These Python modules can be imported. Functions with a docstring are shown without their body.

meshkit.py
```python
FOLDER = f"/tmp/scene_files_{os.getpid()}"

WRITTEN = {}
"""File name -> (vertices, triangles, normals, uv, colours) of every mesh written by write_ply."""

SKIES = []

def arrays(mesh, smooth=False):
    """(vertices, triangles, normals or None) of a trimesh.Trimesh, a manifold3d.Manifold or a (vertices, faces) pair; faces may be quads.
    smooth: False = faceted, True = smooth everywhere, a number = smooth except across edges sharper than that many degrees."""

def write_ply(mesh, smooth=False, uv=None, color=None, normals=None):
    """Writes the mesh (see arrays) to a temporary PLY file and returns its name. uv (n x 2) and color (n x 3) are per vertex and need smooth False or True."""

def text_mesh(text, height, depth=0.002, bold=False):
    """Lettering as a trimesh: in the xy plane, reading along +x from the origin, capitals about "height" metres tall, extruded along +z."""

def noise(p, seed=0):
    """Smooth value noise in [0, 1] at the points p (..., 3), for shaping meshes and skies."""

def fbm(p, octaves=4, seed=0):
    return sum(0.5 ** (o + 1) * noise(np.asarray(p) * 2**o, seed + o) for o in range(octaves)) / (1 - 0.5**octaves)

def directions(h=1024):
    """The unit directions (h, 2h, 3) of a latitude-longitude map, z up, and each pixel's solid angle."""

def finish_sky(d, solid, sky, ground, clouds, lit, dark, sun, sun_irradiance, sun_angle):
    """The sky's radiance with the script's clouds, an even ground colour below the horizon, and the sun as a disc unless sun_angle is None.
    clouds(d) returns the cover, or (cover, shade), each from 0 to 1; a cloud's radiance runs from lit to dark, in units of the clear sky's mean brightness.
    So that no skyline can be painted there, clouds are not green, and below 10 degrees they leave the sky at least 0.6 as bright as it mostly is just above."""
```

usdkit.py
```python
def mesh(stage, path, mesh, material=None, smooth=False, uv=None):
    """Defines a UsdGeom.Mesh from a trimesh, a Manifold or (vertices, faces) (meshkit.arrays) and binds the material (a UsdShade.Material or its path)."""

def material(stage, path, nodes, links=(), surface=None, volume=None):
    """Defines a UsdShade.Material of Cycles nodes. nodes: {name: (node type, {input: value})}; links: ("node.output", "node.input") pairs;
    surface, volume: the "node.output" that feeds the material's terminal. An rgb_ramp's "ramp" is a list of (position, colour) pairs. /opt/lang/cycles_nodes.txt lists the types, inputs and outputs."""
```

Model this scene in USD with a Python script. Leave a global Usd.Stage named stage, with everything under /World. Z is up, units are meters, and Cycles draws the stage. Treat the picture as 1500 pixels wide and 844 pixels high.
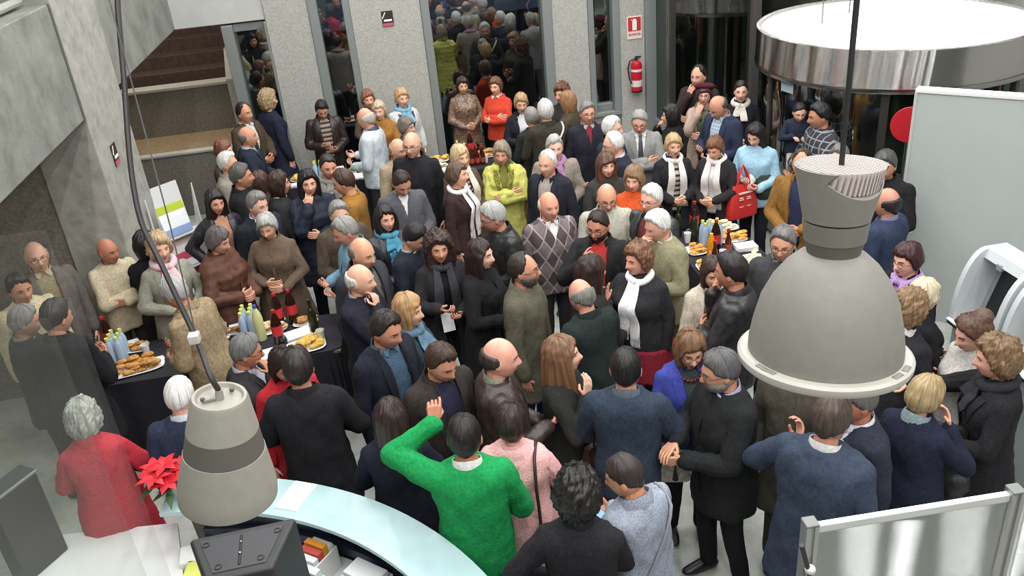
import math, random, re, numpy as np, trimesh, manifold3d, meshkit, usdkit
from manifold3d import Manifold as M3
from scipy import sparse
from scipy.interpolate import CubicSpline
from pxr import Usd, UsdGeom, UsdLux, UsdShade, Gf, Sdf, Vt

stage = Usd.Stage.CreateInMemory()
UsdGeom.SetStageUpAxis(stage, "Z")
UsdGeom.SetStageMetersPerUnit(stage, 1.0)
UsdGeom.Xform.Define(stage, "/World")

# ---- camera: held over the mezzanine rail, looking down into the hall, slightly rolled
EYE, PITCH, ROLL, HEADING, FOCAL = (0.0, 0.0, 4.4), math.radians(27.3), math.radians(5.5), math.radians(6.9), 1270.0
_f = np.array([math.sin(HEADING) * math.cos(PITCH), math.cos(HEADING) * math.cos(PITCH), -math.sin(PITCH)])
_r = np.array([math.cos(HEADING), -math.sin(HEADING), 0.0])
_u = np.cross(_r, _f)
_cr, _cu = math.cos(ROLL) * _r - math.sin(ROLL) * _u, math.sin(ROLL) * _r + math.cos(ROLL) * _u
cam = UsdGeom.Camera.Define(stage, "/World/camera")
cam.CreateHorizontalApertureAttr(36.0)
cam.CreateVerticalApertureAttr(36.0 * 844 / 1500)
cam.CreateFocalLengthAttr(36.0 * FOCAL / 1500)
cam.CreateExposureAttr(.92)
cam.AddTransformOp().Set(Gf.Matrix4d(*_cr, 0, *_cu, 0, *(-_f), 0, *EYE, 1))

# ---- night outside, fluorescent ceiling lamps inside
dome = UsdLux.DomeLight.Define(stage, "/World/night_sky")
dome.CreateIntensityAttr(.03)
dome.CreateColorAttr(Gf.Vec3f(.55, .65, 1.0))
CEIL, LAMP_POWER = 6.0, 26.0
LAMPS = [(x, y) for x in (-1.9, -.7, .5, 1.7, 2.9, 4.1, 5.3) for y in (-1.6, .9, 3.4, 5.9, 8.4, 10.8)]
for _k, (_x, _y) in enumerate(LAMPS):
    _l = UsdLux.RectLight.Define(stage, f"/World/fluorescent_tube_{_k:03d}" if _k else "/World/fluorescent_tube")
    _l.CreateWidthAttr(.16); _l.CreateHeightAttr(1.45); _l.CreateIntensityAttr(LAMP_POWER)
    _l.CreateColorAttr(Gf.Vec3f(.985, .995, 1.0))
    _l.AddTranslateOp().Set(Gf.Vec3d(_x, _y, CEIL - .125))
_l = UsdLux.RectLight.Define(stage, "/World/stair_light")
_l.CreateWidthAttr(.6); _l.CreateHeightAttr(.6); _l.CreateIntensityAttr(26.); _l.CreateColorAttr(Gf.Vec3f(1.0, .86, .66))
_l.AddTranslateOp().Set(Gf.Vec3d(-3.5, 12.9, 4.05))
for _k, _y in enumerate((3.2, 6.4)):
    _l = UsdLux.RectLight.Define(stage, f"/World/gallery_light_{_k:03d}" if _k else "/World/gallery_light")
    _l.CreateWidthAttr(.5); _l.CreateHeightAttr(.5); _l.CreateIntensityAttr(7.); _l.CreateColorAttr(Gf.Vec3f(1.0, .92, .80))
    _l.AddTranslateOp().Set(Gf.Vec3d(-4.3, _y, 2.55))
# ---------------------------------------------------------------- helpers
def lin(h):
    c = np.array([int(h[i:i + 2], 16) for i in (0, 2, 4)]) / 255.0
    return np.where(c <= .04045, c / 12.92, ((c + .055) / 1.055) ** 2.4)

USED = {}
def fresh(parent, name):
    base = f"{parent}/{name}"
    k = USED.get(base, -1) + 1
    USED[base] = k
    return base if k == 0 else f"{base}_{k:03d}"

def tag(p, label=None, cat=None, group=None, kind=None):
    p = p.GetPrim() if hasattr(p, "GetPrim") else p
    for k, v in (("label", label), ("category", cat), ("group", group), ("kind", kind)):
        if v:
            p.SetCustomDataByKey(k, v)
    return p

def obj(name, mesh, mat, parent=None, smooth=30, uv=None, **kw):
    path = fresh(str(parent.GetPath()) if parent is not None else "/World", name)
    m = usdkit.mesh(stage, path, mesh, mat, smooth=smooth, uv=uv).GetPrim()
    return tag(m, **kw) if kw else m

def thing(name, label, cat, loc=(0, 0, 0), rz=0.0, group=None):
    x = UsdGeom.Xform.Define(stage, fresh("/World", name))
    x.AddTranslateOp().Set(Gf.Vec3d(*map(float, loc)))
    if rz:
        x.AddRotateZOp().Set(float(rz))
    return tag(x, label, cat, group)

def dup(src, loc, rz=0.0, label=None, group=None):
    cd = src.GetCustomData()
    r = thing(re.sub(r"_\d{3}$", "", src.GetName()), label or cd["label"], cd["category"], loc, rz, group or cd.get("group"))
    r.GetReferences().AddInternalReference(src.GetPath())
    r.SetInstanceable(True)
    return r

def cat_(ms):
    return trimesh.util.concatenate([m if isinstance(m, trimesh.Trimesh) else tm(m) for m in ms])

def tm(m):
    v, f, _ = meshkit.arrays(m)
    return trimesh.Trimesh(v, f, process=False)

def bx(x0, x1, y0, y1, z0, z1):
    return M3.cube((x1 - x0, y1 - y0, z1 - z0)).translate((x0, y0, z0))

def rbox(x0, x1, y0, y1, z0, z1, r=.01, n=8):
    s = M3.sphere(r, n)
    return M3.batch_hull([s.translate((x, y, z)) for x in (x0 + r, x1 - r) for y in (y0 + r, y1 - r) for z in (z0 + r, z1 - r)])

_SP = {}
def sphpts(n):
    if n not in _SP:
        _SP[n] = M3.sphere(1.0, n).to_mesh().vert_properties[:, :3].astype(float)
    return _SP[n]

def cone(a, ra, b, rb, n=8):
    p = sphpts(n)
    return M3.hull_points(np.vstack([p * ra + a, p * rb + b]))

def blob(pts, n=8):
    return M3.hull_points(np.vstack([sphpts(n) * np.asarray(r) + np.asarray(c) for c, r in pts]))

def loft(rings, n=20, e=2.4):
    """rings: (z, a, b, yoff) superellipses from the bottom up, capped."""
    t = np.arange(n) / n * 2 * np.pi
    cs, sn = np.cos(t), np.sin(t)
    u, w = np.sign(cs) * abs(cs) ** (2 / e), np.sign(sn) * abs(sn) ** (2 / e)
    V = [np.stack([a * u, b * w + y, np.full(n, z)], 1) for z, a, b, y in rings]
    k = len(rings)
    V = np.vstack(V + [[[0, rings[0][3], rings[0][0]]], [[0, rings[-1][3], rings[-1][0]]]])
    i = np.arange(n); j = (i + 1) % n
    F = []
    for r in range(k - 1):
        F += [np.stack([r * n + i, r * n + j, (r + 1) * n + j], 1), np.stack([r * n + i, (r + 1) * n + j, (r + 1) * n + i], 1)]
    F += [np.stack([np.full(n, k * n), j, i], 1), np.stack([np.full(n, k * n + 1), (k - 1) * n + i, (k - 1) * n + j], 1)]
    return V, np.vstack(F)

def man(vf):
    return M3(manifold3d.Mesh(np.asarray(vf[0], np.float32), np.asarray(vf[1], np.uint32)))

def lathe(profile, n=32, arc=None):
    """closed (r, z) polygon turned round z."""
    p = np.asarray(profile, float)
    if (np.roll(p[:, 0], -1) * p[:, 1] - p[:, 0] * np.roll(p[:, 1], -1)).sum() > 0:
        p = p[::-1]
    c = manifold3d.CrossSection([p])
    return M3.revolve(c if c.area() > 1e-9 else manifold3d.CrossSection([p[::-1]]), n)

def tube(pts, r, n=8):
    pts = np.asarray(pts, float)
    rr = np.broadcast_to(r, len(pts))
    t = np.gradient(pts, axis=0); t /= np.linalg.norm(t, axis=1, keepdims=True)
    a = np.array([0, 0, 1.0]) if abs(t[0, 2]) < .9 else np.array([1.0, 0, 0])
    V = []
    for p, d, q in zip(pts, t, rr):
        u = np.cross(d, a); u /= np.linalg.norm(u); w = np.cross(d, u); a = np.cross(u, d)
        th = np.arange(n) / n * 2 * np.pi
        V.append(p + q * (np.cos(th)[:, None] * u + np.sin(th)[:, None] * w))
    k = len(pts); i = np.arange(n); j = (i + 1) % n; F = []
    for s in range(k - 1):
        F += [np.stack([s * n + i, s * n + j, (s + 1) * n + j], 1), np.stack([s * n + i, (s + 1) * n + j, (s + 1) * n + i], 1)]
    V = np.vstack(V + [pts[:1], pts[-1:]])
    F += [np.stack([np.full(n, k * n), j, i], 1), np.stack([np.full(n, k * n + 1), (k - 1) * n + i, (k - 1) * n + j], 1)]
    m = trimesh.Trimesh(V, np.vstack(F), process=False)
    if m.volume < 0:
        m.invert()
    return m

def ext(poly, z0, z1):
    """polygon in xy raised from z0 to z1"""
    c = manifold3d.CrossSection([np.asarray(poly, float)])
    if c.area() < 1e-9:
        c = manifold3d.CrossSection([np.asarray(poly, float)[::-1]])
    return M3.extrude(c, z1 - z0).translate((0, 0, z0))

def ribbon(path, wdir, w, th):
    """a strip of cloth: path (n x 3), width direction per point, widths, thickness along the normal"""
    path, wdir = np.asarray(path, float), np.asarray(wdir, float)
    n = len(path); w = np.broadcast_to(w, n)
    t = np.gradient(path, axis=0)
    nr = np.cross(t, wdir); nr /= np.linalg.norm(nr, axis=1, keepdims=True) + 1e-9
    a, b = path - wdir * w[:, None] / 2, path + wdir * w[:, None] / 2
    V = np.stack([a - nr * th / 2, b - nr * th / 2, b + nr * th / 2, a + nr * th / 2], 1).reshape(-1, 3)
    F = []
    for i in range(n - 1):
        for k in range(4):
            p, q = i * 4 + k, i * 4 + (k + 1) % 4
            F += [[p, q, q + 4], [p, q + 4, p + 4]]
    F += [[0, 2, 1], [0, 3, 2], [4 * n - 4, 4 * n - 3, 4 * n - 2], [4 * n - 4, 4 * n - 2, 4 * n - 1]]
    m = trimesh.Trimesh(V, F, process=False)
    if m.volume < 0:
        m.invert()
    return m

def soften(vf, it=6, lam=.5, mu=-.53):
    v, f = vf
    n = len(v)
    e = np.vstack([f[:, [0, 1]], f[:, [1, 2]], f[:, [2, 0]]])
    A = sparse.coo_matrix((np.ones(len(e) * 2), (np.r_[e[:, 0], e[:, 1]], np.r_[e[:, 1], e[:, 0]])), shape=(n, n)).tocsr()
    A.data[:] = 1
    D = sparse.diags(1 / np.maximum(np.asarray(A.sum(1)).ravel(), 1))
    L = D @ A
    for _ in range(it):
        v = v + lam * (L @ v - v)
        v = v + mu * (L @ v - v)
    return v, f

def normals(v, f):
    n = np.zeros_like(v)
    c = np.cross(v[f[:, 1]] - v[f[:, 0]], v[f[:, 2]] - v[f[:, 0]])
    for k in range(3):
        np.add.at(n, f[:, k], c)
    return n / (np.linalg.norm(n, axis=1, keepdims=True) + 1e-12)

def rotm(ax, deg):
    return trimesh.transformations.rotation_matrix(math.radians(deg), ax)[:3, :3]

# ---------------------------------------------------------------- materials
_MAT = {}
def mat(key, nodes, links=(), surface="p.BSDF"):
    if key not in _MAT:
        _MAT[key] = usdkit.material(stage, "/World/Looks/" + key, nodes, links, surface=surface)
    return _MAT[key]

def plain(key, col, rough=.5, metal=0.0, spec=.5, **kw):
    return mat(key, {"p": ("principled_bsdf", {"base_color": tuple(lin(col)), "roughness": rough, "metallic": metal, "specular_ior_level": spec, **kw})})

def mottled(key, cols, scale=6.0, rough=.6, bump=.0, bscale=40., metal=0., spec=.4, detail=6., bdist=.01):
    """noise between colours, with a little relief"""
    k = len(cols)
    nodes = {"g": ("geometry", {}), "n": ("noise_texture", {"scale": scale, "detail": detail, "roughness": .65}),
             "r": ("rgb_ramp", {"ramp": [(.32 + .36 * i / max(k - 1, 1), tuple(lin(c))) for i, c in enumerate(cols)]}),
             "p": ("principled_bsdf", {"roughness": rough, "metallic": metal, "specular_ior_level": spec})}
    links = [("g.position", "n.vector"), ("n.fac", "r.fac"), ("r.color", "p.base_color")]
    if bump:
        nodes["n2"] = ("noise_texture", {"scale": bscale, "detail": 3.})
        nodes["b"] = ("bump", {"strength": bump, "distance": bdist})
        links += [("g.position", "n2.vector"), ("n2.fac", "b.height"), ("b.normal", "p.normal")]
    return mat(key, nodes, links)

def cloth(kind, hexc):
    key = f"cloth_{kind}_{hexc}"
    if key in _MAT:
        return _MAT[key]
    c = lin(hexc)
    sc, amt, rough, bs, bd = {"wool": (90., .16, .95, .5, .004), "knit": (60., .14, .95, .6, .004), "boucle": (80., .12, 1., .6, .008), "cord": (40., .2, .9, .5, .005),
                              "denim": (140., .28, .9, .5, .003), "leather": (26., .3, .42, .45, .006), "satin": (20., .12, .5, .2, .004), "puff": (18., .12, .6, .5, .01),
                              "fur": (55., .45, 1., 1., .015), "glitter": (60., .7, .35, .8, .006), "print": (34., .75, .8, .2, .003), "dots": (30., .1, .9, .2, .003)}.get(kind, (50., .12, .85, .3, .004))
    lo, hi = tuple(c * (1 - amt)), tuple(np.minimum(c * (1 + amt) + .002, 1))
    nodes = {"t": ("texture_coordinate", {}), "n": ("noise_texture", {"scale": sc, "detail": 3.}), "r": ("rgb_ramp", {"ramp": [(.35, lo), (.65, hi)]}),
             "m": ("noise_texture", {"scale": 9., "detail": 4., "distortion": .6}), "b0": ("bump", {"strength": .5, "distance": .012}), "b": ("bump", {"strength": bs, "distance": bd}),
             "p": ("principled_bsdf", {"roughness": rough, "specular_ior_level": .5 if kind in ("leather", "satin", "glitter") else .2})}
    links = [("t.object", "n.vector"), ("t.object", "m.vector"), ("n.fac", "r.fac"), ("m.fac", "b0.height"), ("b0.normal", "b.normal"), ("n.fac", "b.height"), ("b.normal", "p.normal")]
    last = "r.color"
    if kind in ("print", "dots"):
        nodes["v"] = ("voronoi_texture", {"scale": 55. if kind == "dots" else 26.})
        nodes["vr"] = ("rgb_ramp", {"ramp": [(.0, (.62, .62, .63)), (.22 if kind == "dots" else .3, (.62, .62, .63)), (.26 if kind == "dots" else .42, tuple(c))]})
        links += [("t.object", "v.vector"), ("v.distance", "vr.fac")]
        last = "vr.color"
    if kind == "stripe":
        nodes["w"] = ("wave_texture", {"wave_type": "bands", "bands_direction": "z", "scale": 5.5})
        nodes["wr"] = ("rgb_ramp", {"ramp": [(.55, tuple(c)), (.72, tuple(lin("3c3530")))]})
        links += [("t.object", "w.vector"), ("w.fac", "wr.fac")]
        last = "wr.color"
    if kind == "argyle":
        nodes["mp"] = ("mapping", {"rotation": (0, math.radians(45), 0), "scale": (1., .001, .62)})
        nodes["ck"] = ("checker_texture", {"scale": 12., "color1": tuple(c), "color2": tuple(lin("75696a"))})
        nodes["mp2"] = ("mapping", {"rotation": (0, math.radians(45), 0), "scale": (1., .001, .62), "location": (.04, 0, .04)})
        nodes["w1"] = ("wave_texture", {"wave_type": "bands", "bands_direction": "x", "scale": 3.8})
        nodes["w2"] = ("wave_texture", {"wave_type": "bands", "bands_direction": "z", "scale": 3.8})
        nodes["mx"] = ("math", {"math_type": "maximum"})
        nodes["lr"] = ("rgb_ramp", {"ramp": [(.965, (0, 0, 0)), (.985, (1, 1, 1))]})
        nodes["mc"] = ("mix", {"color2": tuple(lin("a59695"))})
        links += [("t.object", "mp.vector"), ("mp.vector", "ck.vector"), ("t.object", "mp2.vector"), ("mp2.vector", "w1.vector"), ("mp2.vector", "w2.vector"), ("w1.fac", "mx.value1"), ("w2.fac", "mx.value2"),
                  ("mx.value", "lr.fac"), ("ck.color", "mc.color1"), ("lr.color", "mc.fac")]
        last = "mc.color"
    if kind in ("plaid", "check"):
        dz = kind == "argyle"
        s = {"plaid": 4.5, "check": 9., "argyle": 2.1}[kind]
        nodes["mp"] = ("mapping", {"rotation": (0, math.radians(45) if dz else 0, 0), "scale": (1., 1., .62 if dz else 1.)})
        nodes["w1"] = ("wave_texture", {"wave_type": "bands", "bands_direction": "x", "scale": s})
        nodes["w2"] = ("wave_texture", {"wave_type": "bands", "bands_direction": "z", "scale": s})
        nodes["mx"] = ("math", {"math_type": "multiply" if dz else "maximum"})
        light = tuple(lin({"plaid": "8d9096", "check": "d5dbe2", "argyle": "b9a8a4"}[kind]))
        nodes["wr"] = ("rgb_ramp", {"ramp": [(.3 if dz else .90, tuple(c)), (.34 if dz else .97, light if not dz else tuple(lin("93807c")))]})
        links += [("t.object", "mp.vector"), ("mp.vector", "w1.vector"), ("mp.vector", "w2.vector"), ("w1.fac", "mx.value1"), ("w2.fac", "mx.value2"), ("mx.value", "wr.fac")]
        last = "wr.color"
    links.append((last, "p.base_color"))
    return mat(key, nodes, links)

def hairmat(hexc, uv=False):
    c = lin(hexc)
    c = c * .8 + c.mean() * .2
    src = ("uvmap", {"attribute": "st"}) if uv else ("texture_coordinate", {})
    out = "t.UV" if uv else "t.object"
    return mat(("hairs_" if uv else "hair_") + hexc, {"t": src, "mp": ("mapping", {"scale": (34., 2.6, 1.) if uv else (1., 1., .3)}), "n": ("noise_texture", {"scale": 1. if uv else 90., "detail": 4., "roughness": .65, "distortion": .3}),
                                "r": ("rgb_ramp", {"ramp": [(.28, tuple(c * .42)), (.5, tuple(c)), (.74, tuple(np.minimum(c * 1.55 + .006, 1)))]}), "b": ("bump", {"strength": .55, "distance": .008}),
                                "p": ("principled_bsdf", {"roughness": .42, "specular_ior_level": .45})},
               [(out, "mp.vector"), ("mp.vector", "n.vector"), ("n.fac", "r.fac"), ("r.color", "p.base_color"), ("n.fac", "b.height"), ("b.normal", "p.normal")])

def skinmat(hexc):
    c = lin(hexc)
    c = np.minimum((c * .86 + c.mean() * .14) * (1.12, 1.10, 1.08), .9)
    return mat("skin_" + hexc, {"t": ("texture_coordinate", {}), "n": ("noise_texture", {"scale": 22., "detail": 4.}),
                                "r": ("rgb_ramp", {"ramp": [(.3, tuple(c * (.98, .84, .8))), (.7, tuple(np.minimum(c * 1.06, 1)))]}),
                                "p": ("principled_bsdf", {"roughness": .48, "specular_ior_level": .4})},
               [("t.object", "n.vector"), ("n.fac", "r.fac"), ("r.color", "p.base_color")])
# ---------------------------------------------------------------- the hall
def struct(name, mesh, m, parent=None, smooth=30):
    return obj(name, mesh, m, parent, smooth, **({} if parent is not None else {"kind": "structure"}))

def holder(name, kind="structure"):
    x = UsdGeom.Xform.Define(stage, fresh("/World", name))
    return tag(x, kind=kind)

granite = mottled("granite", ["9a9991", "acaaa3", "bbb9b1"], 46, .75, .3, 160, bdist=.003)
granite_dk = mottled("granite_dark", ["645f56", "777167", "867f74"], 30, .8, .5, 110, bdist=.004)
concrete = mottled("concrete", ["6c6e66", "7f8078", "8d8d85"], 3.2, .85, .3, 60, bdist=.006)
floor_m = mottled("floor_stone", ["8f968e", "a7aaa2", "b9bab3", "a3a79f"], 2.6, .32, .08, 50, bdist=.003)
metal_frame = plain("frame_metal", "8d9290", .42, .25)
white_paint = mottled("white_paint", ["b9b9b5", "c6c5c0"], 2.0, .6)
ceil_m = plain("ceiling_grey", "5c5c5a", .8)
glass_pane = mat("window_glass", {"t": ("transparent_bsdf", {"color": (.50, .55, .53)}), "g": ("glossy_bsdf", {"color": (.92, .95, .93), "roughness": .015}), "m": ("mix_closure", {"fac": .26})},
                 [("t.BSDF", "m.closure1"), ("g.BSDF", "m.closure2")], "m.closure")
def brushed(key, col, rough, aniso):
    """metal brushed along the horizontal, so that reflections stretch up and down"""
    return mat(key, {"g": ("geometry", {}), "c": ("vector_math", {"math_type": "cross_product", "vector2": (0., 0., 1.)}), "p": ("glossy_bsdf", {"color": col, "roughness": rough, "anisotropy": aniso})},
               [("g.normal", "c.vector1"), ("c.vector", "p.tangent")], "p.BSDF")
steel = brushed("brushed_steel", (.56, .54, .52), .14, .93)
sheet_steel = brushed("brushed_sheet", (.88, .90, .89), .16, .95)

struct("floor", bx(-7, 9, -4, 12.3, -.2, 0), floor_m)
ext_m = plain("night_paving", "20211f", .8)
struct("ground", bx(-14, 16, 12.3, 26, -.25, -.05), ext_m)
struct("wall_right", bx(8.6, 8.9, -4, 12.3, 0, CEIL), white_paint)
struct("wall_front", bx(-7, 9, -4.3, -4, 0, CEIL), white_paint)

# back wall: granite piers between glass
wb = holder("wall_back")
for a, b in ((-1.42, -.86), (-.33, .59), (2.34, 2.84), (3.28, 3.64)):
    struct("granite_pier", rbox(a, b, 11.92, 12.34, 0, CEIL, .012, 6), granite, wb)
struct("sill", rbox(2.84, 3.28, 11.9, 12.3, .74, .80, .008, 6), metal_frame, wb)
struct("spandrel", bx(2.84, 3.28, 12.0, 12.3, 0, .74), granite, wb)
struct("lintel", bx(-1.42, 9, 12.0, 12.3, 4.6, CEIL), white_paint, wb)

def window(n, x0, x1, z0, z1, y=12.06, lw=.09, rw=.09):
    w = holder(f"window_{n}")
    struct("frame", rbox(x0, x0 + lw, y - .16, y + .06, z0, z1, .008, 6), metal_frame, w)
    struct("frame", rbox(x1 - rw, x1, y - .16, y + .06, z0, z1, .008, 6), metal_frame, w)
    struct("frame", rbox(x0 + lw, x1 - rw, y - .06, y + .06, z0, z0 + .1, .008, 6), metal_frame, w)
    struct("frame", rbox(x0 + lw, x1 - rw, y - .06, y + .06, z1 - .1, z1, .008, 6), metal_frame, w)
    struct("pane", bx(x0 + lw, x1 - rw, y, y + .012, z0 + .1, z1 - .1), glass_pane, w)
window(1, -1.99, -1.42, .0, 2.58, lw=.14, rw=.03)
window(2, -.86, -.33, .0, 4.6, lw=.12, rw=.09)
window(3, .59, 2.34, .0, 4.6, lw=.11, rw=.13)
window(4, 2.84, 3.28, .80, 4.6, lw=.08, rw=.10)
# glass vestibule beside the corner
w5 = holder("window_5")
struct("frame", rbox(3.64, 3.79, 11.86, 12.1, 0, 4.6, .008, 6), metal_frame, w5)
struct("frame", rbox(3.76, 3.82, 11.2, 11.9, .56, .64, .006, 6), metal_frame, w5)
struct("pane", bx(3.785, 3.797, 11.26, 11.88, .64, 4.6), glass_pane, w5)
struct("plinth", bx(3.76, 3.82, 11.2, 11.9, 0, .56), metal_frame, w5)
w6 = holder("window_6")
dark_frame = plain("dark_frame", "3a3837", .5, .3)
struct("frame", rbox(3.76, 3.83, 11.16, 11.24, 0, 4.6, .006, 6), dark_frame, w6)
struct("frame", rbox(4.86, 4.98, 11.10, 11.26, 0, 4.6, .006, 6), plain("bronze_frame", "5c5856", .5, .3), w6)
struct("pane", bx(3.83, 4.86, 11.19, 11.202, .06, 4.6), glass_pane, w6)
struct("pane", bx(4.98, 7.6, 11.19, 11.202, .06, 2.75), glass_pane, w6)
struct("transom", rbox(4.98, 8.6, 11.0, 11.3, 2.75, 3.3, .01, 6), white_paint, w6)
struct("fascia", bx(4.98, 8.6, 11.05, 11.3, 3.3, CEIL), white_paint, w6)
struct("vestibule_wall", bx(3.6, 9, 13.4, 13.6, -.05, 4.6), plain("night_wall", "3a322e", .8), w6)

# gallery on the left: concrete parapet, its pier, the white edge beam over the stair
wl = holder("wall_left")
struct("parapet", rbox(-2.85, -2.555, 1.2, 7.74, 2.60, 3.55, .012, 6), concrete, wl)
struct("parapet", rbox(-2.85, -2.56, 8.88, 12.0, 2.60, 3.9, .012, 6), concrete, wl)
struct("pier", rbox(-3.05, -2.55, 7.72, 8.9, 0, CEIL, .015, 6), mottled("pier_concrete", ["8b8a82", "9d9b93", "aaa79f"], 8, .85, .4, 90, bdist=.005), wl)
struct("edge_beam", rbox(-2.60, -1.40, 11.95, 12.2, 2.60, 4.2, .01, 6), white_paint, wl)
struct("gallery_floor", bx(-7, -2.85, -4, 12.2, 2.60, 2.85), concrete, wl)
struct("return_wall", bx(-6.8, -2.60, 7.74, 7.95, 0, 2.6), granite_dk, wl)
struct("side_wall", bx(-7, -6.8, -4, 16, 0, CEIL), white_paint, wl)
hr = tube([(-2.74, y, 3.60) for y in np.linspace(1.2, 7.6, 12)], .035, 10)
struct("handrail", hr, plain("rail_grey", "a9aaa0", .5, .3), wl)
struct("expansion_joint", bx(-2.57, -2.548, 7.66, 7.70, 2.60, 3.55), plain("joint_dark", "55574f", .9), wl)

# terrace of low granite walls and the stair behind, left of the windows
tr = holder("trim_1")
struct("low_wall", rbox(-5.2, -2.02, 12.2, 12.30, 0, .90, .01, 6), granite_dk, tr)
struct("coping", rbox(-5.2, -2.0, 12.17, 12.30, .90, .94, .01, 6), granite, tr)
struct("planter_bed", bx(-5.2, -2.05, 12.28, 13.25, .0, .925), mottled("planter_gravel", ["7d6b50", "8f7c5e", "a08c6c", "b6a381"], 60, .95, 1., 90, bdist=.02), tr)
struct("low_wall", rbox(-5.2, -2.3, 13.2, 13.42, 0, 1.58, .01, 6), granite_dk, tr)
struct("coping", rbox(-5.2, -2.28, 13.17, 13.45, 1.58, 1.63, .01, 6), granite, tr)
struct("cheek_wall", man(loft([(0, .11, .75, 13.9), (1.65, .11, .75, 13.9), (2.0, .11, .55, 14.1)], 12, 9)).translate((-2.2, 0, 0)), granite, tr)
for k in range(6):
    struct("stair_step", rbox(-5.2, -2.32, 13.6 + .34 * k, 14.1 + .34 * k, 1.3 + .19 * k, 1.50 + .19 * k, .01, 6), mottled("stair_stone", ["3d322c", "4a3d36", "56483f"], 16, .7), tr)
struct("stair_wall", bx(-5.4, -2.0, 15.9, 16.1, 0, 4.2), granite_dk, tr)

# mezzanine floor under the camera and its glass balustrade
mz = holder("wall_mezzanine")
struct("mezzanine_slab", bx(-2.6, 8.6, -4, .28, 2.55, 2.85), concrete, mz)

_ug = [(-4.3, 3.2), (-4.3, 6.4)]
for _x, _y in _ug:
    struct("gallery_downlight", rbox(_x - .3, _x + .3, _y - .3, _y + .3, 2.555, 2.60, .008, 6), plain("luminaire_white", "d8d8d4", .5), wl)
_cl = holder("ceiling")
struct("slab", bx(-7, 9, -4, 12.3, CEIL, CEIL + .2), ceil_m, _cl)
for x, y in LAMPS:
    struct("lamp_housing", rbox(-.11, .11, -.78, .78, -.11, .0, .008, 6).translate((x, y, CEIL)), plain("luminaire_white", "d8d8d4", .5), _cl)

# one overlapping pair of dusty glass panes of the balustrade at the camera's left
dusty = mat("dusty_glass", {"t": ("transparent_bsdf", {"color": (.93, .95, .94)}), "d": ("diffuse_bsdf", {"color": (.72, .64, .62)}), "g": ("glossy_bsdf", {"color": (.9, .9, .9), "roughness": .02}),
                            "m1": ("mix_closure", {"fac": .011}), "m2": ("mix_closure", {"fac": .03})}, [("t.BSDF", "m1.closure1"), ("d.BSDF", "m1.closure2"), ("m1.closure", "m2.closure1"), ("g.BSDF", "m2.closure2")], "m2.closure")
gb = thing("glass_balustrade", "slightly dusty glass balustrade panes hazing the bottom left of the view", "balustrade")
obj("pane", bx(-1.6, -0.252, .60, .612, 2.86, 4.184), dusty, gb)
obj("pane", bx(-1.6, -0.285, .63, .642, 2.86, 4.102), dusty, gb)
obj("base_channel", rbox(-1.65, -0.252 + .02, .29, .66, 2.80, 2.87, .008, 6), metal_frame, gb)
# ---------------------------------------------------------------- fixtures and furniture
black_pl = plain("black_plastic", "1d1d1f", .45)
chrome = plain("chrome", "b9bbbb", .22, 1.0)

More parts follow.
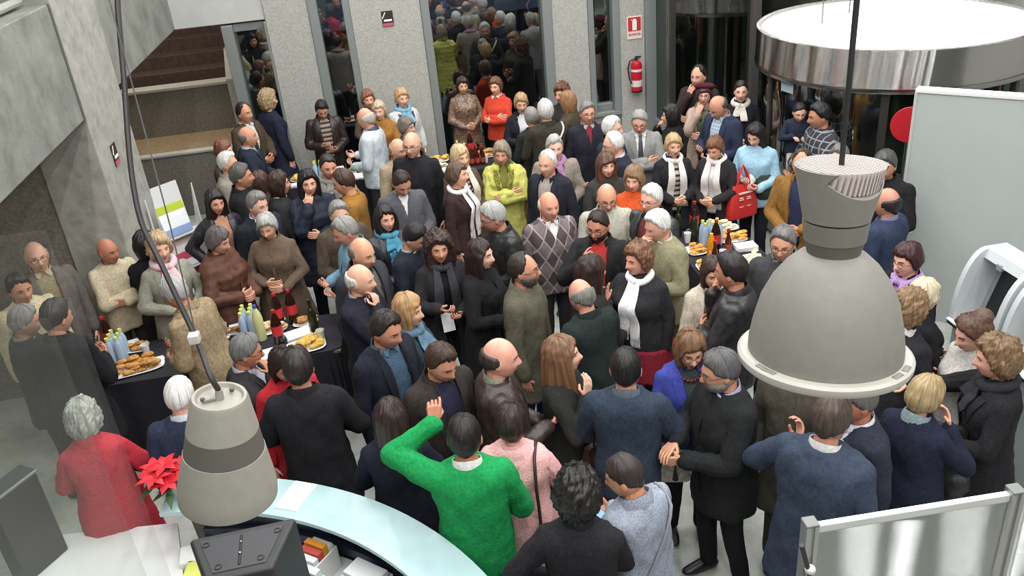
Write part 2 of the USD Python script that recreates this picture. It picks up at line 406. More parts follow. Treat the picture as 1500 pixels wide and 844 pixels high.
# revolving door with its bright canopy
rd = thing("revolving_door", "revolving glass door under a round steel canopy with a bright white top", "revolving door", (5.54, 8.93, 0))
obj("canopy_rim", lathe([(1.40, 1.88), (1.45, 1.88), (1.45, 2.30), (1.40, 2.30)], 96), steel, rd)
obj("rim_bead", lathe([(1.45, 1.883), (1.462, 1.915), (1.462, 1.93), (1.45, 1.8855)], 96), chrome, rd)
obj("canopy_top", lathe([(0, 2.24), (1.405, 2.24), (1.405, 2.275), (0, 2.275)], 96), plain("canopy_white", "f2f2ee", .7), rd)
obj("canopy_soffit", lathe([(0, 1.88), (1.405, 1.88), (1.405, 1.91), (0, 1.91)], 64), plain("soffit_dark", "2b2a2a", .6), rd)
for a0, a1 in ((118, 238), (-62, 58)):
    t = np.radians(np.linspace(a0, a1, 25))
    p = np.vstack([np.stack([1.37 * np.cos(t), 1.37 * np.sin(t)], 1), np.stack([1.355 * np.cos(t[::-1]), 1.355 * np.sin(t[::-1])], 1)])
    obj("curved_glass", ext(p, .06, 1.88), glass_pane, rd)
    for a in (a0, (a0 + a1) / 2, a1):
        obj("post", rbox(-.03, .03, -.04, .04, 0, 1.88, .008, 6).rotate((0, 0, a)).translate((1.36 * math.cos(math.radians(a)), 1.36 * math.sin(math.radians(a)), 0)), plain("dark_post", "4a4642", .4, .5), rd)
obj("centre_post", M3.cylinder(1.88, .045, .045, 20), plain("dark_post", "4a4642", .4, .5), rd)
for a in (20, 110, 200, 290):
    lf = obj("door_leaf", bx(.06, 1.29, -.006, .006, .1, 1.84).rotate((0, 0, a)), glass_pane, rd)
    obj("stile", rbox(1.26, 1.32, -.02, .02, .02, 1.86, .006, 6).rotate((0, 0, a)), plain("leaf_stile", "6b4a38", .5, .2), lf)
for a in (150, 100):
    obj("suspension_cable", tube([(.75 * math.cos(math.radians(a)), .75 * math.sin(math.radians(a)), z) for z in (2.27, 4.0, CEIL)], .006, 6), plain("cable_grey", "6b6b68", .5), rd)
cd = obj("notice_card", rbox(-.10, .10, -.004, .004, -.055, .055, .003, 6).rotate((0, 0, -77.4)).translate((4.197, 8.630, 1.801)), plain("pale_blue_card", "a9bcc6", .6))
tag(cd, "pale blue notice card stuck on the revolving door glass at the left", "notice")

# grey diagonal partition
pt = thing("partition_panel", "tall pale grey-green diagonal partition with a white top edge behind the cash machines", "partition", (4.48, 6.77, 0), -43.5)
obj("panel", bx(0, 3.2, 0, .09, 0, 2.18), mottled("panel_grey", ["aeb4b0", "b3b9b5"], 1.5, .55), pt)
obj("top_edge", rbox(-.01, 3.21, -.012, .10, 2.165, 2.20, .006, 6), plain("edge_white", "e6e6e2", .5), pt)
obj("edge_strip", rbox(-.014, .012, -.008, .098, 0, 2.17, .004, 6), plain("edge_grey", "b9bdb9", .5), pt)
sg = obj("card", bx(.02, .115, -.006, 0, .86, .98).rotate((0, 0, -43.5)).translate((4.48, 6.77, 0)), plain("card_white", "dcdcd8", .6))
tag(sg, "small white card taped to the left edge of the grey partition", "card")
sgn = thing("round_sign", "red round sign peeping out behind the grey partition's left edge", "sign", (4.80, 7.30, 0), -25)
obj("disc", M3.cylinder(.02, .17, .17, 40).rotate((90, 0, 0)).translate((0, 0, 1.69)), plain("sign_red", "c8202a", .45), sgn)
obj("post", M3.cylinder(1.6, .02, .02, 12).translate((0, .01, 0)), chrome, sgn)
obj("base", lathe([(0, 0), (.16, 0), (.16, .012), (.03, .03), (0, .03)], 32), chrome, sgn)

# cash machines
def cash_machine(y0, y1, label):
    t = thing("cash_machine", label, "cash machine", (3.86, y0, 0))
    L = y1 - y0
    sh, dk = plain("atm_white", "c3c7c8", .35), plain("atm_grey", "8f9698", .45)
    side = lambda poly, a, b: ext(poly, a, b).rotate((90, 0, 0)).mirror((0, 1, 0))
    obj("cabinet", side([(.07, 0), (.46, 0), (.46, .93), (.07, .93)], .01, L - .01), plain("atm_body", "9aa1a2", .5), t)
    arch = [(.03, .955)] + [(.03 + .20 * (1 - math.cos(a)) , .955 + .54 * math.sin(a)) for a in np.linspace(.25, math.pi / 2, 9)] + [(.40, 1.495), (.40, .955)]
    for a in (0, L - .045):
        obj("side_cheek", side(arch, a, a + .045), sh, t)
    obj("hood_top", side([(.20, 1.43), (.23, 1.495), (.40, 1.495), (.40, 1.43)], .045, L - .045), sh, t)
    shf = obj("keypad_shelf", side([(.0, .94), (.24, 1.00), (.24, .93), (.01, .91)], .01, L - .01), sh, t)
    obj("back_panel", side([(.235, .98), (.37, 1.43), (.40, 1.43), (.40, .98)], .045, L - .045), dk, t)
    scr = obj("screen", side([(.238, 1.02), (.245, 1.017), (.358, 1.395), (.350, 1.398)], .09, L - .10), plain("screen_dark", "17181a", .12), t)
    obj("camera_lug", rbox(.19, .24, L * .52, L * .52 + .05, 1.40, 1.45, .006, 6), dk, t)
    kp = side([(.05, .958), (.16, .986), (.16, .990), (.05, .962)], L * .36, L * .74)
    pad = obj("keypad", kp, plain("pad_grey", "767c7e", .5), t)
    ks = []
    for i in range(4):
        for j in range(4):
            x = .058 + .026 * i
            ks.append(rbox(x, x + .018, L * .38 + j * L * .088, L * .38 + j * L * .088 + .035, .962 + (x - .05) * .255, .972 + (x - .05) * .255, .003, 5))
    for k in ks:
        obj("key", k, plain("key_dark", "54595b", .5), pad)
    obj("slot", bx(-.002, .012, .03, L - .03, .915, .932), plain("slot_black", "141414", .5), t)
    return t
cash_machine(4.62, 5.12, "silver grey cash machine with dark screen and keypad beside the partition")
_a2 = cash_machine(4.02, 4.58, "second cash machine at the right edge, nearer and mostly cut off")
sc = thing("camera_dome", "short black cylinder fixed on the nearer cash machine's hood", "camera", (4.02, 4.20, 1.52), 20)
obj("barrel", M3.cylinder(.15, .042, .046, 20).rotate((0, 70, 0)), black_pl, sc)
obj("lens_ring", lathe([(.03, 0), (.05, 0), (.05, .02), (.03, .02)], 20).rotate((0, 70, 0)).translate((.14, 0, .05)), chrome, sc)

# aluminium display board, bottom right
db = thing("display_board", "brushed aluminium display board between grooved posts, bottom right", "display board", (1.50, 2.62, 0), -2.0)
alu = plain("aluminium", "b9bab8", .35, .8)
for x in (.0, .93):
    pst = obj("post", ext([(-.028, -.03), (-.010, -.03), (-.010, -.020), (.010, -.020), (.010, -.03), (.028, -.03), (.028, .03), (-.028, .03)], 0, 1.70).translate((x, 0, 0)), alu, db)
    obj("post_cap", rbox(x - .03, x + .03, -.032, .032, 1.70, 1.712, .005, 6), plain("cap_grey", "777876", .5), pst)
    obj("foot", rbox(x - .04, x + .04, -.25, .25, 0, .03, .01, 6), alu, db)
obj("sheet", bx(.03, .90, -.006, .006, .35, 1.655), sheet_steel, db)
obj("top_rail", rbox(.028, .902, -.016, .016, 1.65, 1.69, .004, 6), plain("rail_white", "d9dad8", .4, .3), db)
db2 = thing("display_board", "next aluminium display board, cut off at the right edge", "display board", (2.47, 2.585, 0), -2.0)
obj("sheet", bx(.03, .90, -.006, .006, .35, 1.655), sheet_steel, db2)
obj("top_rail", rbox(.028, .902, -.016, .016, 1.65, 1.69, .004, 6), plain("rail_white", "d9dad8", .4, .3), db2)
obj("post", ext([(-.028, -.03), (-.010, -.03), (-.010, -.020), (.010, -.020), (.010, -.03), (.028, -.03), (.028, .03), (-.028, .03)], 0, 1.70).translate((.93, 0, 0)), alu, db2)
ms = thing("microphone_stand", "thin dark stand with a white foam ball beside the display board's left post", "microphone stand", (1.487, 2.562, 0))
obj("pole", M3.cylinder(1.47, .010, .010, 10), black_pl, ms)
obj("boom", tube([(0, 0, 1.46), (-0.049, 0.002, 1.64)], .011, 8), plain("boom_grey", "3c3c3e", .35, .6), ms)
obj("windshield", blob([((0, 0, 1.49), .024)], 16), plain("foam_white", "d8d6d6", .9), ms)
obj("base", lathe([(0, 0), (.13, 0), (.13, .015), (.02, .03), (0, .03)], 28), black_pl, ms)

# reception counter: curved frosted glass on a navy drum, white desk inside
rc = thing("reception_counter", "curved reception counter with a frosted glass top over a navy front", "counter", (-1.84, 2.34, 0))
def arcpoly(r0, r1, a0, a1, n=40):
    t = np.radians(np.linspace(a0, a1, n))
    return np.vstack([np.stack([r1 * np.cos(t), r1 * np.sin(t)], 1), np.stack([r0 * np.cos(t[::-1]), r0 * np.sin(t[::-1])], 1)])
obj("glass_top", ext(arcpoly(1.87, 2.17, -25, 85), 1.075, 1.10), mat("frosted_glass", {"g": ("geometry", {}), "n": ("noise_texture", {"scale": 4.}), "r": ("rgb_ramp", {"ramp": [(.3, (.34, .48, .49)), (.7, (.42, .56, .57))]}),
    "p": ("principled_bsdf", {"roughness": .28, "specular_ior_level": .5})}, [("g.position", "n.vector"), ("n.fac", "r.fac"), ("r.color", "p.base_color")]), rc)
obj("front_panel", ext(arcpoly(2.02, 2.07, -25, 80), 0, 1.00), plain("counter_navy", "23263c", .35), rc)
obj("inner_trim", ext(arcpoly(1.98, 2.02, -25, 80), .80, .86), plain("counter_trim", "34374a", .3, .4), rc)
for a in (79, 62, 40, 18, -5):
    obj("glass_support", M3.cylinder(.10, .02, .02, 14).translate((2.045 * math.cos(math.radians(a)), 2.045 * math.sin(math.radians(a)), .985)), chrome, rc)
obj("work_surface", ext(arcpoly(1.20, 2.0, -25, 77), .71, .745), plain("desk_white", "dcdcd8", .45), rc)
dk = thing("desk", "bright white desk top behind the reception counter, bottom left", "desk", (0, 0, 0))
obj("desk_top", ext([(-2.62, 4.63), (-1.72, 4.53), (-1.60, 4.04), (-1.55, 2.9), (-2.75, 2.9)], .715, .75), plain("desk_bright", "f0f0ee", .35), dk)
for x, y in ((-2.5, 4.45), (-1.85, 4.35), (-1.72, 3.05), (-2.6, 3.05)):
    obj("leg", rbox(x - .03, x + .03, y - .03, y + .03, 0, .72, .006, 6), alu, dk)
mb = thing("equipment_case", "dark grey upright case with light edges standing on the white desk", "case", (-2.36, 4.46, .751), 58)
obj("case_body", rbox(-.30, 0, 0, .13, 0, .60, .008, 6), plain("case_dark", "2b292b", .3), mb)
obj("case_lid", rbox(-.305, .005, -.005, .135, .60, .625, .006, 6), plain("case_lid", "3e3f40", .25), mb)
obj("edge_strip", rbox(-.306, .006, -.009, .002, .606, .622, .003, 6), plain("case_edge", "8c8d8c", .3, .4), mb)

# loudspeaker on its pole
sp = thing("loudspeaker", "black stage loudspeaker seen from above on a pole beside the counter", "loudspeaker", (-.87, 2.83, 0), 3)
prof = [(-.215, .13), (.215, .13), (.13, -.13), (-.13, -.13)]
body_s = M3.batch_hull([M3.sphere(.018, 10).translate((x * .93, y * .93, z)) for x, y in prof for z in (1.42, 1.905)])
obj("cabinet", body_s, plain("speaker_black", "29292b", .55), sp)
obj("top_plate", ext([(x * .80, y * .78) for x, y in prof], 1.918, 1.926), plain("plate_black", "323234", .5), sp)
for x, y in ((-.145, .072), (.145, .072), (-.085, -.072), (.082, -.07)):
    obj("stacking_foot", lathe([(.010, 0), (.0155, 0), (.0155, .005), (.010, .005)], 20).translate((x, y, 1.924)), plain("foot_black", "1c1c1d", .5), sp)
obj("carry_groove", rbox(-.008, .004, -.085, .09, 1.921, 1.930, .003, 6), plain("groove_black", "111111", .6), sp)
for y in (-.02, .045):
    obj("screw", M3.sphere(.006, 10).translate((-.002, y, 1.930)), chrome, sp)
obj("grille", rbox(-.20, .20, .128, .145, 1.44, 1.89, .005, 6), plain("grille_black", "151516", .7), sp)
obj("pole", M3.cylinder(1.42, .018, .018, 14), black_pl, sp)
for a in (30, 150, 270):
    obj("leg", tube([(0, 0, .55), (.36 * math.cos(math.radians(a)), .36 * math.sin(math.radians(a)), .015)], .012, 8), black_pl, sp)

# pendant lamps
lampm = mottled("lamp_paint", ["8c887d", "938f84"], 30, .55, .1, 200, bdist=.001)
bellm = mottled("bell_paint", ["75726b", "7b7870"], 30, .55, .1, 200, bdist=.001)
lampb = plain("lamp_band", "5b5650", .55)
bulb = mat("lamp_glow", {"e": ("emission", {"color": (1., .93, .82), "strength": 9.})}, surface="e.emission")
bl = thing("pendant_lamp", "large bell-shaped pendant lamp with a finned top, hanging at the right", "pendant lamp", (1.123, 1.977, 3.013))
TB = trimesh.transformations.rotation_matrix(math.radians(-6.0), (.87, -.494, 0))[:3, :3]
def tiltb(m):
    v, f, _ = meshkit.arrays(m)
    return v @ TB.T, f
def shell(pro, t=.006, n=64):
    pro = np.array(pro); inn = pro.copy(); inn[:, 0] -= t
    return lathe(np.vstack([pro, inn[::-1]]), n)
LB = lambda n, m, mt: obj(n, tiltb(m), mt, bl)
LB("bell_shade", shell([(.213, .008), (.212, .04), (.203, .095), (.186, .165), (.158, .225), (.125, .27), (.092, .30), (.05, .315)][::-1]), bellm)
LB("rim_ring", lathe([(.205, -.020), (.238, -.020), (.242, -.010), (.242, .002), (.234, .010), (.205, .010)], 72), plain("rim_pale", "a9a59b", .4))
for a in (196, 204, 298, 312):
    LB("latch", rbox(-.020, .020, -.008, .008, 0, .007, .003, 6).rotate((0, 0, a + 90)).translate((.2265 * math.cos(math.radians(a)), .2265 * math.sin(math.radians(a)), .006)), plain("latch_grey", "77746d", .4))
LB("neck", lathe([(0, .26), (.058, .26), (.080, .345), (0, .345)], 48), lampb)
LB("clamp_ring", lathe([(0, .345), (.082, .345), (.088, .40), (0, .40)], 48), plain("lamp_ring", "6b6760", .5))
hs_ = lathe([(0, .405), (.088, .405), (.120, .552), (.113, .552), (.103, .49), (0, .49)], 64)
scoop = M3.cube((.5, .6, .3)).translate((-.25, .035, .0)).rotate((-42, 0, 0)).translate((0, .028, .548)).rotate((0, 0, 180 + 16))
LB("gear_housing", hs_ - scoop, bellm)
nf = 19
for i in range(nf):
    u = -.106 + .212 * i / (nf - 1)
    h = math.sqrt(max(.1135 ** 2 - u * u, 1e-4))
    LB("cooling_fin", bx(u - .0027, u + .0027, -h, h, .492, .5535).rotate((0, 0, 14)) ^ lathe([(0, .49), (.101, .49), (.1135, .5545), (0, .5545)], 64), plain("fin_pale", "b5aaa4", .5))
LB("lamp_disc", lathe([(0, .02), (.19, .02), (.19, .028), (0, .028)], 48), bulb)
tp_ = TB @ np.array([0, 0, .49])
obj("power_cord", tube([tp_, tp_ + (0, 0, .12), (.02, .035, 1.2), (.01, .02, 2.0), (0, 0, CEIL - 3.013)], .0075, 8), plain("cord_black", "1e1c1d", .5), bl)

sl = thing("pendant_lamp", "small conical grey pendant lamp with a dark band on a curved cord, at the left", "pendant lamp", (-.645, 2.14, 2.75))
TI = rotm((0, 1, 0), 9.0)
def tilt(m):
    v, f, _ = meshkit.arrays(m)
    return v @ TI.T, f
obj("upper_cone", tilt(lathe([(0, .335), (.060, .335), (.066, .345), (.074, .345), (.079, .335), (.1005, .235), (0, .235)], 64)), lampm, sl)
obj("band", tilt(lathe([(0, .165), (.113, .165), (.0995, .235), (0, .235)], 64)), lampb, sl)
obj("lower_shade", tilt(shell([(.142, .0), (.1425, .02), (.138, .055), (.115, .163), (.10, .166), (.03, .168)][::-1], .006)), lampm, sl)
obj("lamp_disc", tilt(lathe([(0, .015), (.125, .015), (.125, .022), (0, .022)], 40)), bulb, sl)
obj("cord_grip", tilt(lathe([(0, .335), (.013, .335), (.010, .365), (0, .365)], 16)), plain("grip_grey", "8a857c", .5), sl)
obj("cross_bracket", tilt(rbox(-.045, .004, -.006, .006, .336, .346, .002, 6).rotate((0, 0, 25))), plain("grip_grey", "8a857c", .5), sl)
for x, y in ((.030, .028), (-.042, -.018)):
    obj("screw", tilt(M3.sphere(.007, 10).translate((x, y, .345))), plain("screw_dark", "4a4844", .5), sl)
_cord = [(.056, 0, .36), (.035, .03, .42), (.006, .111, .47), (-.039, .186, .604), (-.073, .242, .703), (-.1, .291, .792), (-.102, .373, .949), (-.087, .461, 1.121), (-.077, .532, 1.26), (-.067, .584, 1.363), (-.048, .68, 1.553), (0, .9, 2.2), (.05, 1.0, CEIL - 2.745)]
_cs = CubicSpline(np.arange(len(_cord)), np.array(_cord))
obj("power_cord", tube(_cs(np.linspace(0, len(_cord) - 1, 60)), .0085, 8), plain("cord_brown", "2b2523", .5), sl)
obj("steel_wire", tube([(.008, .11, .478), (-.018, .26, .75), (-.041, .358, .933), (-.064, .457, 1.119), (-.10, .62, 1.6), (-.2, 1.0, CEIL - 2.745)], .0022, 5), plain("wire_grey", "5a5754", .4, .5), sl)
obj("cable_clip", rbox(-.014, .018, .09, .125, .462, .492, .005, 6), plain("clip_clear", "b8b0aa", .3), sl)
# fire point on the pier right of the windows
fe = thing("fire_extinguisher", "red fire extinguisher hanging on the granite pier", "fire extinguisher", (3.48, 11.82, 1.08))
obj("cylinder", lathe([(0, 0), (.07, 0), (.078, .012), (.078, .36), (.065, .40), (.03, .425), (0, .425)], 32), plain("extinguisher_red", "c02030", .3), fe)
obj("label_band", lathe([(.0782, .07), (.0795, .07), (.0795, .16), (.0782, .16)], 32), plain("label_white", "d8d4cc", .5), fe)
obj("label_band", lathe([(.0782, .28), (.0795, .28), (.0795, .315), (.0782, .315)], 32), plain("label_white", "d8d4cc", .5), fe)
obj("base_ring", lathe([(.06, -.012), (.08, -.012), (.08, .012), (.06, .012)], 32), black_pl, fe)
obj("valve", cat_([M3.cylinder(.05, .02, .016, 14).translate((0, 0, .42)), rbox(-.02, .07, -.012, .012, .465, .485, .005, 6), rbox(-.02, .055, -.012, .012, .445, .457, .004, 6)]), plain("valve_dark", "3a3a3a", .4, .6), fe)
obj("hose", tube([(-.02, 0, .45), (-.09, 0, .43), (-.125, -.01, .33), (-.115, -.03, .20), (-.085, -.05, .12)], .011, 8), black_pl, fe)
obj("bracket", rbox(-.03, .03, .07, .11, .30, .40, .005, 6), plain("valve_dark", "3a3a3a", .4, .6), fe)
es = thing("safety_sign", "red and white fire extinguisher sign above the extinguisher", "sign", (3.49, 11.915, 1.94))
obj("plate", rbox(-.105, .105, -.008, 0, -.155, .155, .004, 6), plain("sign_cream", "ecd8cc", .5), es)
obj("red_field", bx(-.09, .09, -.011, -.008, -.045, .14), plain("sign_red2", "c23038", .5), es)
obj("pictogram", cat_([rbox(-.032, .032, -.016, -.010, -.035, .095, .004, 6), rbox(-.022, .022, -.016, -.010, .09, .118, .004, 6), bx(-.05, -.03, -.014, -.010, .10, .112)]), plain("sign_white", "f4efe2", .5), es)
tx = meshkit.text_mesh("EXTINTOR", .026, .003, True)
tx.apply_translation([-tx.bounds[:, 0].mean(), 0, 0]); tx.apply_transform(trimesh.transformations.rotation_matrix(math.pi / 2, [1, 0, 0])); tx.apply_translation([0, -.009, -.105])
tx.apply_scale([min(1, .17 / np.ptp(tx.bounds[:, 0])), 1, 1])
obj("lettering", tx, plain("sign_red2", "c23038", .5), es)

def smoke_sign(loc, rz, label):
    t = thing("no_smoking_sign", label, "sign", loc, rz)
    obj("plate", rbox(-.075, .075, -.008, 0, -.10, .10, .004, 6), plain("sign_black", "33292a", .5), t)
    obj("red_band", bx(-.07, .07, -.011, -.008, -.095, -.055), plain("sign_pinkred", "c0586a", .5), t)
    obj("cigarette", rbox(-.05, .055, -.012, -.008, -.035, -.008, .003, 6), plain("sign_white", "f4efe2", .5), t)
    obj("smoke_stroke", bx(-.006, .006, -.012, -.008, -.045, .045).rotate((0, 30, 0)).translate((-.045, 0, .045)), plain("sign_white", "f4efe2", .5), t)
    return t
smoke_sign((.14, 11.918, 2.44), 0, "small black no smoking sign with red band on the wide granite pier")
smoke_sign((-2.548, 8.15, 2.15), 90, "small dark no smoking sign on the concrete gallery pier, half behind the lamp cord")

# leaflet rack
lr = thing("leaflet_rack", "white slanted leaflet rack by the gallery pier", "rack", (-2.36, 8.75, 0), 42)
obj("back_board", bx(-.26, .26, .03, .05, 0, 1.55).rotate((-8, 0, 0)), plain("rack_white", "d2d2d0", .5), lr)
obj("side_panel", ext([(0, 0), (.34, 0), (.0, 1.55)], 0, .015).rotate((90, 0, 90)).translate((-.27, -.05, 0)), plain("rack_white", "d2d2d0", .5), lr)
obj("side_panel", ext([(0, 0), (.34, 0), (.0, 1.55)], 0, .015).rotate((90, 0, 90)).translate((.255, -.05, 0)), plain("rack_white", "d2d2d0", .5), lr)
for k, z in enumerate((.36, .70, 1.06)):
    obj("shelf", rbox(-.255, .255, -.10 + .02 * k, .06, z - .02, z, .004, 6), plain("rack_white", "d2d2d0", .5), lr)
def leaflet(z, x, cols, label, tl=14):
    yy = .04 + (z - .36) * .10
    t = thing("leaflet", label, "leaflet", (-2.36 + math.cos(math.radians(42)) * x + math.sin(math.radians(42)) * (.10 - yy * .5), 8.75 + math.sin(math.radians(42)) * x - math.cos(math.radians(42)) * (.10 - yy * .5), z + .01), 42)
    h = .33
    for k, c in enumerate(cols):
        obj("sheet" if k == 0 else "printed_band", rbox(-.15, .15, -.006 - .0006 * k, .0, h * (1 - (k + 1) / len(cols)), h * (1 - k / len(cols)) - (.002 if k else 0), .002, 5).rotate((-tl, 0, 0)), plain("leaflet_" + c, c, .5), t)
leaflet(1.06, .0, ["b5c43a", "eef0f2", "eef0f2", "8fa3cc"], "large leaflet with a lime green top band and pale blue foot, highest on the rack")
leaflet(.70, .02, ["e0c8c4", "eedede", "c85068", "f0eef0"], "large leaflet with a rose red stripe on the rack's middle shelf")
leaflet(.36, .04, ["d04868", "f0e8ea", "f2f2f2"], "large leaflet with a bright pink corner on the rack's lowest shelf")
# ---------------------------------------------------------------- buffet tables
cloth_black = mottled("table_black", ["201e24", "2a2830"], 5, .85, .3, 40)
def buffet(x0, x1, y0, y1, label, clabel):
    t = thing("buffet_table", label, "table", ((x0 + x1) / 2, (y0 + y1) / 2, 0))
    a, b = (x1 - x0) / 2, (y1 - y0) / 2
    obj("tabletop", rbox(-a + .01, a - .01, -b + .01, b - .01, .715, .745, .008, 6), plain("table_wood", "6b5a48", .6), t)
    for sx in (-1, 1):
        for sy in (-1, 1):
            obj("leg", M3.cylinder(.715, .018, .018, 10).translate((sx * (a - .08), sy * (b - .08), 0)), chrome, t)
    n = 96
    th = np.arange(n) / n * 2 * np.pi
    def ring(k, z, wob):
        c, s_ = np.cos(th), np.sin(th)
        px, py = a * np.sign(c) * abs(c) ** .16, b * np.sign(s_) * abs(s_) ** .16
        w = wob * np.sin(th * 26)
        return np.stack([px * (1 + k) + np.sign(c) * abs(c) ** .3 * w, py * (1 + k) + np.sign(s_) * abs(s_) ** .3 * w, np.full(n, z)], 1)
    R = [ring(-.03, .7605, 0), ring(0, .757, 0), ring(.004, .74, .001), ring(.008, .5, .010), ring(.012, .25, .018), ring(.016, .02, .024), ring(.008, .02, .024), ring(.002, .5, .010), ring(-.004, .7455, 0), ring(-.03, .7475, 0)]
    V = np.vstack(R + [[[0, 0, .7605]], [[0, 0, .7475]]])
    i = np.arange(n); j = (i + 1) % n; F = []
    for r in range(len(R) - 1):
        F += [np.stack([r * n + i, (r + 1) * n + j, r * n + j], 1), np.stack([r * n + i, (r + 1) * n + i, (r + 1) * n + j], 1)]
    k = len(R)
    F += [np.stack([np.full(n, k * n), i, j], 1), np.stack([np.full(n, k * n + 1), (k - 1) * n + j, (k - 1) * n + i], 1)]
    m = trimesh.Trimesh(V, np.vstack(F), process=False)
    if m.volume < 0:
        m.invert()
    c = obj("tablecloth", (m.vertices + ((x0 + x1) / 2, (y0 + y1) / 2, 0), m.faces), cloth_black, smooth=40)
    tag(c, clabel, "tablecloth")
TZ = .7615
buffet(-2.75, -.70, 6.38, 7.05, "long buffet table at the front left under a black cloth", "black cloth to the floor on the front left buffet table")
buffet(-1.45, -.32, 10.55, 11.08, "buffet table at the back left under a black cloth", "black cloth on the back left buffet table before the narrow window")
buffet(.35, 1.25, 10.35, 11.0, "buffet table at the back centre under a black cloth", "black cloth on the back centre table before the wide window")
buffet(2.52, 3.25, 6.45, 7.68, "buffet table on the right under a black cloth, along the hall", "black cloth on the right-hand buffet table beside the red bag")

def B(kind, x, y, label, z=TZ, group=None):
    t = thing({"cola": "cola_bottle", "lemon": "soda_bottle", "wine": "wine_bottle", "beer": "beer_bottle", "water": "water_bottle", "juice": "juice_bottle"}[kind], label, "bottle", (x, y, z), 0, group)
    P = {"cola": ([(0, 0), (.042, 0), (.045, .02), (.043, .10), (.045, .16), (.044, .21), (.030, .265), (.014, .30), (.014, .315), (0, .315)], "2a1512", "b0242c", (.10, .19)),
         "lemon": ([(0, 0), (.042, 0), (.045, .02), (.043, .10), (.045, .16), (.044, .21), (.030, .265), (.014, .30), (.014, .315), (0, .315)], "c9cc8e", "3e4fa0", None),
         "wine": ([(0, 0), (.036, 0), (.038, .01), (.038, .19), (.030, .225), (.0145, .25), (.0135, .31), (0, .31)], "232a16", "1a1d14", None),
         "beer": ([(0, 0), (.028, 0), (.030, .01), (.030, .13), (.014, .18), (.012, .23), (0, .23)], "4a1f12", "8a2a22", (.04, .10)),
         "water": ([(0, 0), (.032, 0), (.034, .01), (.033, .15), (.020, .195), (.013, .205), (.013, .22), (0, .22)], "a9bed2", "cdd46a", None),
         "juice": ([(0, 0), (.040, 0), (.042, .01), (.042, .16), (.022, .22), (.016, .24), (0, .24)], "d98a1e", "e8b92c", None)}[kind]
    top = P[0][-1][1]
    obj("bottle_body", lathe(P[0], 20), plain("liquid_" + kind, P[1], .12), t)
    obj("cap", M3.cylinder(.026, .017, .016, 14).translate((0, 0, top - .008)), plain("cap_" + kind, P[2], .4), t)
    if P[3]:
        obj("label_band", lathe([(.0462 if kind == "cola" else .0305, P[3][0]), (.0475 if kind == "cola" else .0315, P[3][0]), (.0475 if kind == "cola" else .0315, P[3][1]), (.0462 if kind == "cola" else .0305, P[3][1])], 20), plain("paper_" + kind, "c42a34" if kind == "cola" else "a8453a", .5), t)
    return t

def packs(x, y, n, m, label, rz=0):
    first = None
    for i in range(n):
        for j in range(m):
            px, py = x + .072 * (i - (n - 1) / 2), y + .072 * (j - (m - 1) / 2)
            if first is None:
                first = B("water", px, py, label, group=label)
            else:
                dup(first, (px, py, TZ))

def napkins(x, y, rz, label, w=.16, h=.02, d=None, z=TZ):
    o = thing("napkin_stack", label, "napkins", (x, y, z), rz)
    d = d or w
    for k in range(4):
        obj("napkin", bx(-w / 2, w / 2, -d / 2, d / 2, h * k / 4, h * (k + .8) / 4).rotate((0, 0, (k - 1.5) * 2.5)), plain("napkin_white", "ececea", .7), o)
    return o

def cups(x, y, label, n=1, col="d9dcdd"):
    for k in range(n):
        o = thing("plastic_cup", label, "cup", (x + .085 * k * (-1) ** k, y + .03 * k, TZ), 0, label if n > 1 else None)
        obj("cup_wall", lathe([(.026, 0), (.036, .10), (.034, .10), (.024, .003), (0, .003), (0, 0)], 20), plain("cup_" + col, col, .25), o)

def platter(x, y, rx, ry, rz, label, food, cols, n, size, seed, slabel, z=TZ):
    o = thing("platter", label, "platter", (x, y, z), rz)
    t = np.linspace(0, 2 * np.pi, 33)[:-1]
    V = man(loft([(0, rx * .82, ry * .82, 0), (.004, rx * .84, ry * .84, 0), (.016, rx, ry, 0), (.018, rx * .98, ry * .98, 0)], 32, 3.5))
    V = V - man(loft([(.006, rx * .80, ry * .80, 0), (.03, rx * .97, ry * .97, 0)], 32, 3.5))
    obj("dish", V, plain("platter_white", "dcdad2", .4), o)
    rg = random.Random(seed)
    ms = []
    a = math.radians(rz)
    for k in range(n):
        u, v = rg.uniform(-.78, .78), rg.uniform(-.78, .78)
        hgt = .008 + .5 * size * (k % 3)
        rr = size * rg.uniform(.8, 1.2)
        m = blob([((u * rx - rr * .5, v * ry, hgt + rr * .5), (rr * .7, rr * .55, rr * .5)), ((u * rx + rr * .5, v * ry + rr * .2, hgt + rr * .5), (rr * .6, rr * .6, rr * .45))], 8)
        ms.append(m.rotate((0, 0, rg.uniform(0, 50))) if False else m)
    tmx = cat_(ms)
    v = tmx.vertices @ rotm((0, 0, 1), rz).T + (x, y, z)
    s_ = obj(food, (v, tmx.faces), mottled("food_" + "_".join(cols), cols, 40, .6, .4, 150, bdist=.003), smooth=40)
    tag(s_, slabel, "snacks", kind="stuff")

PAST, CHIP, SAND = ["8f5a24", "b8813c", "d9a85c"], ["b8801f", "dcae45", "e8c970"], ["b8b27e", "dcd6b0", "e9e6d4"]
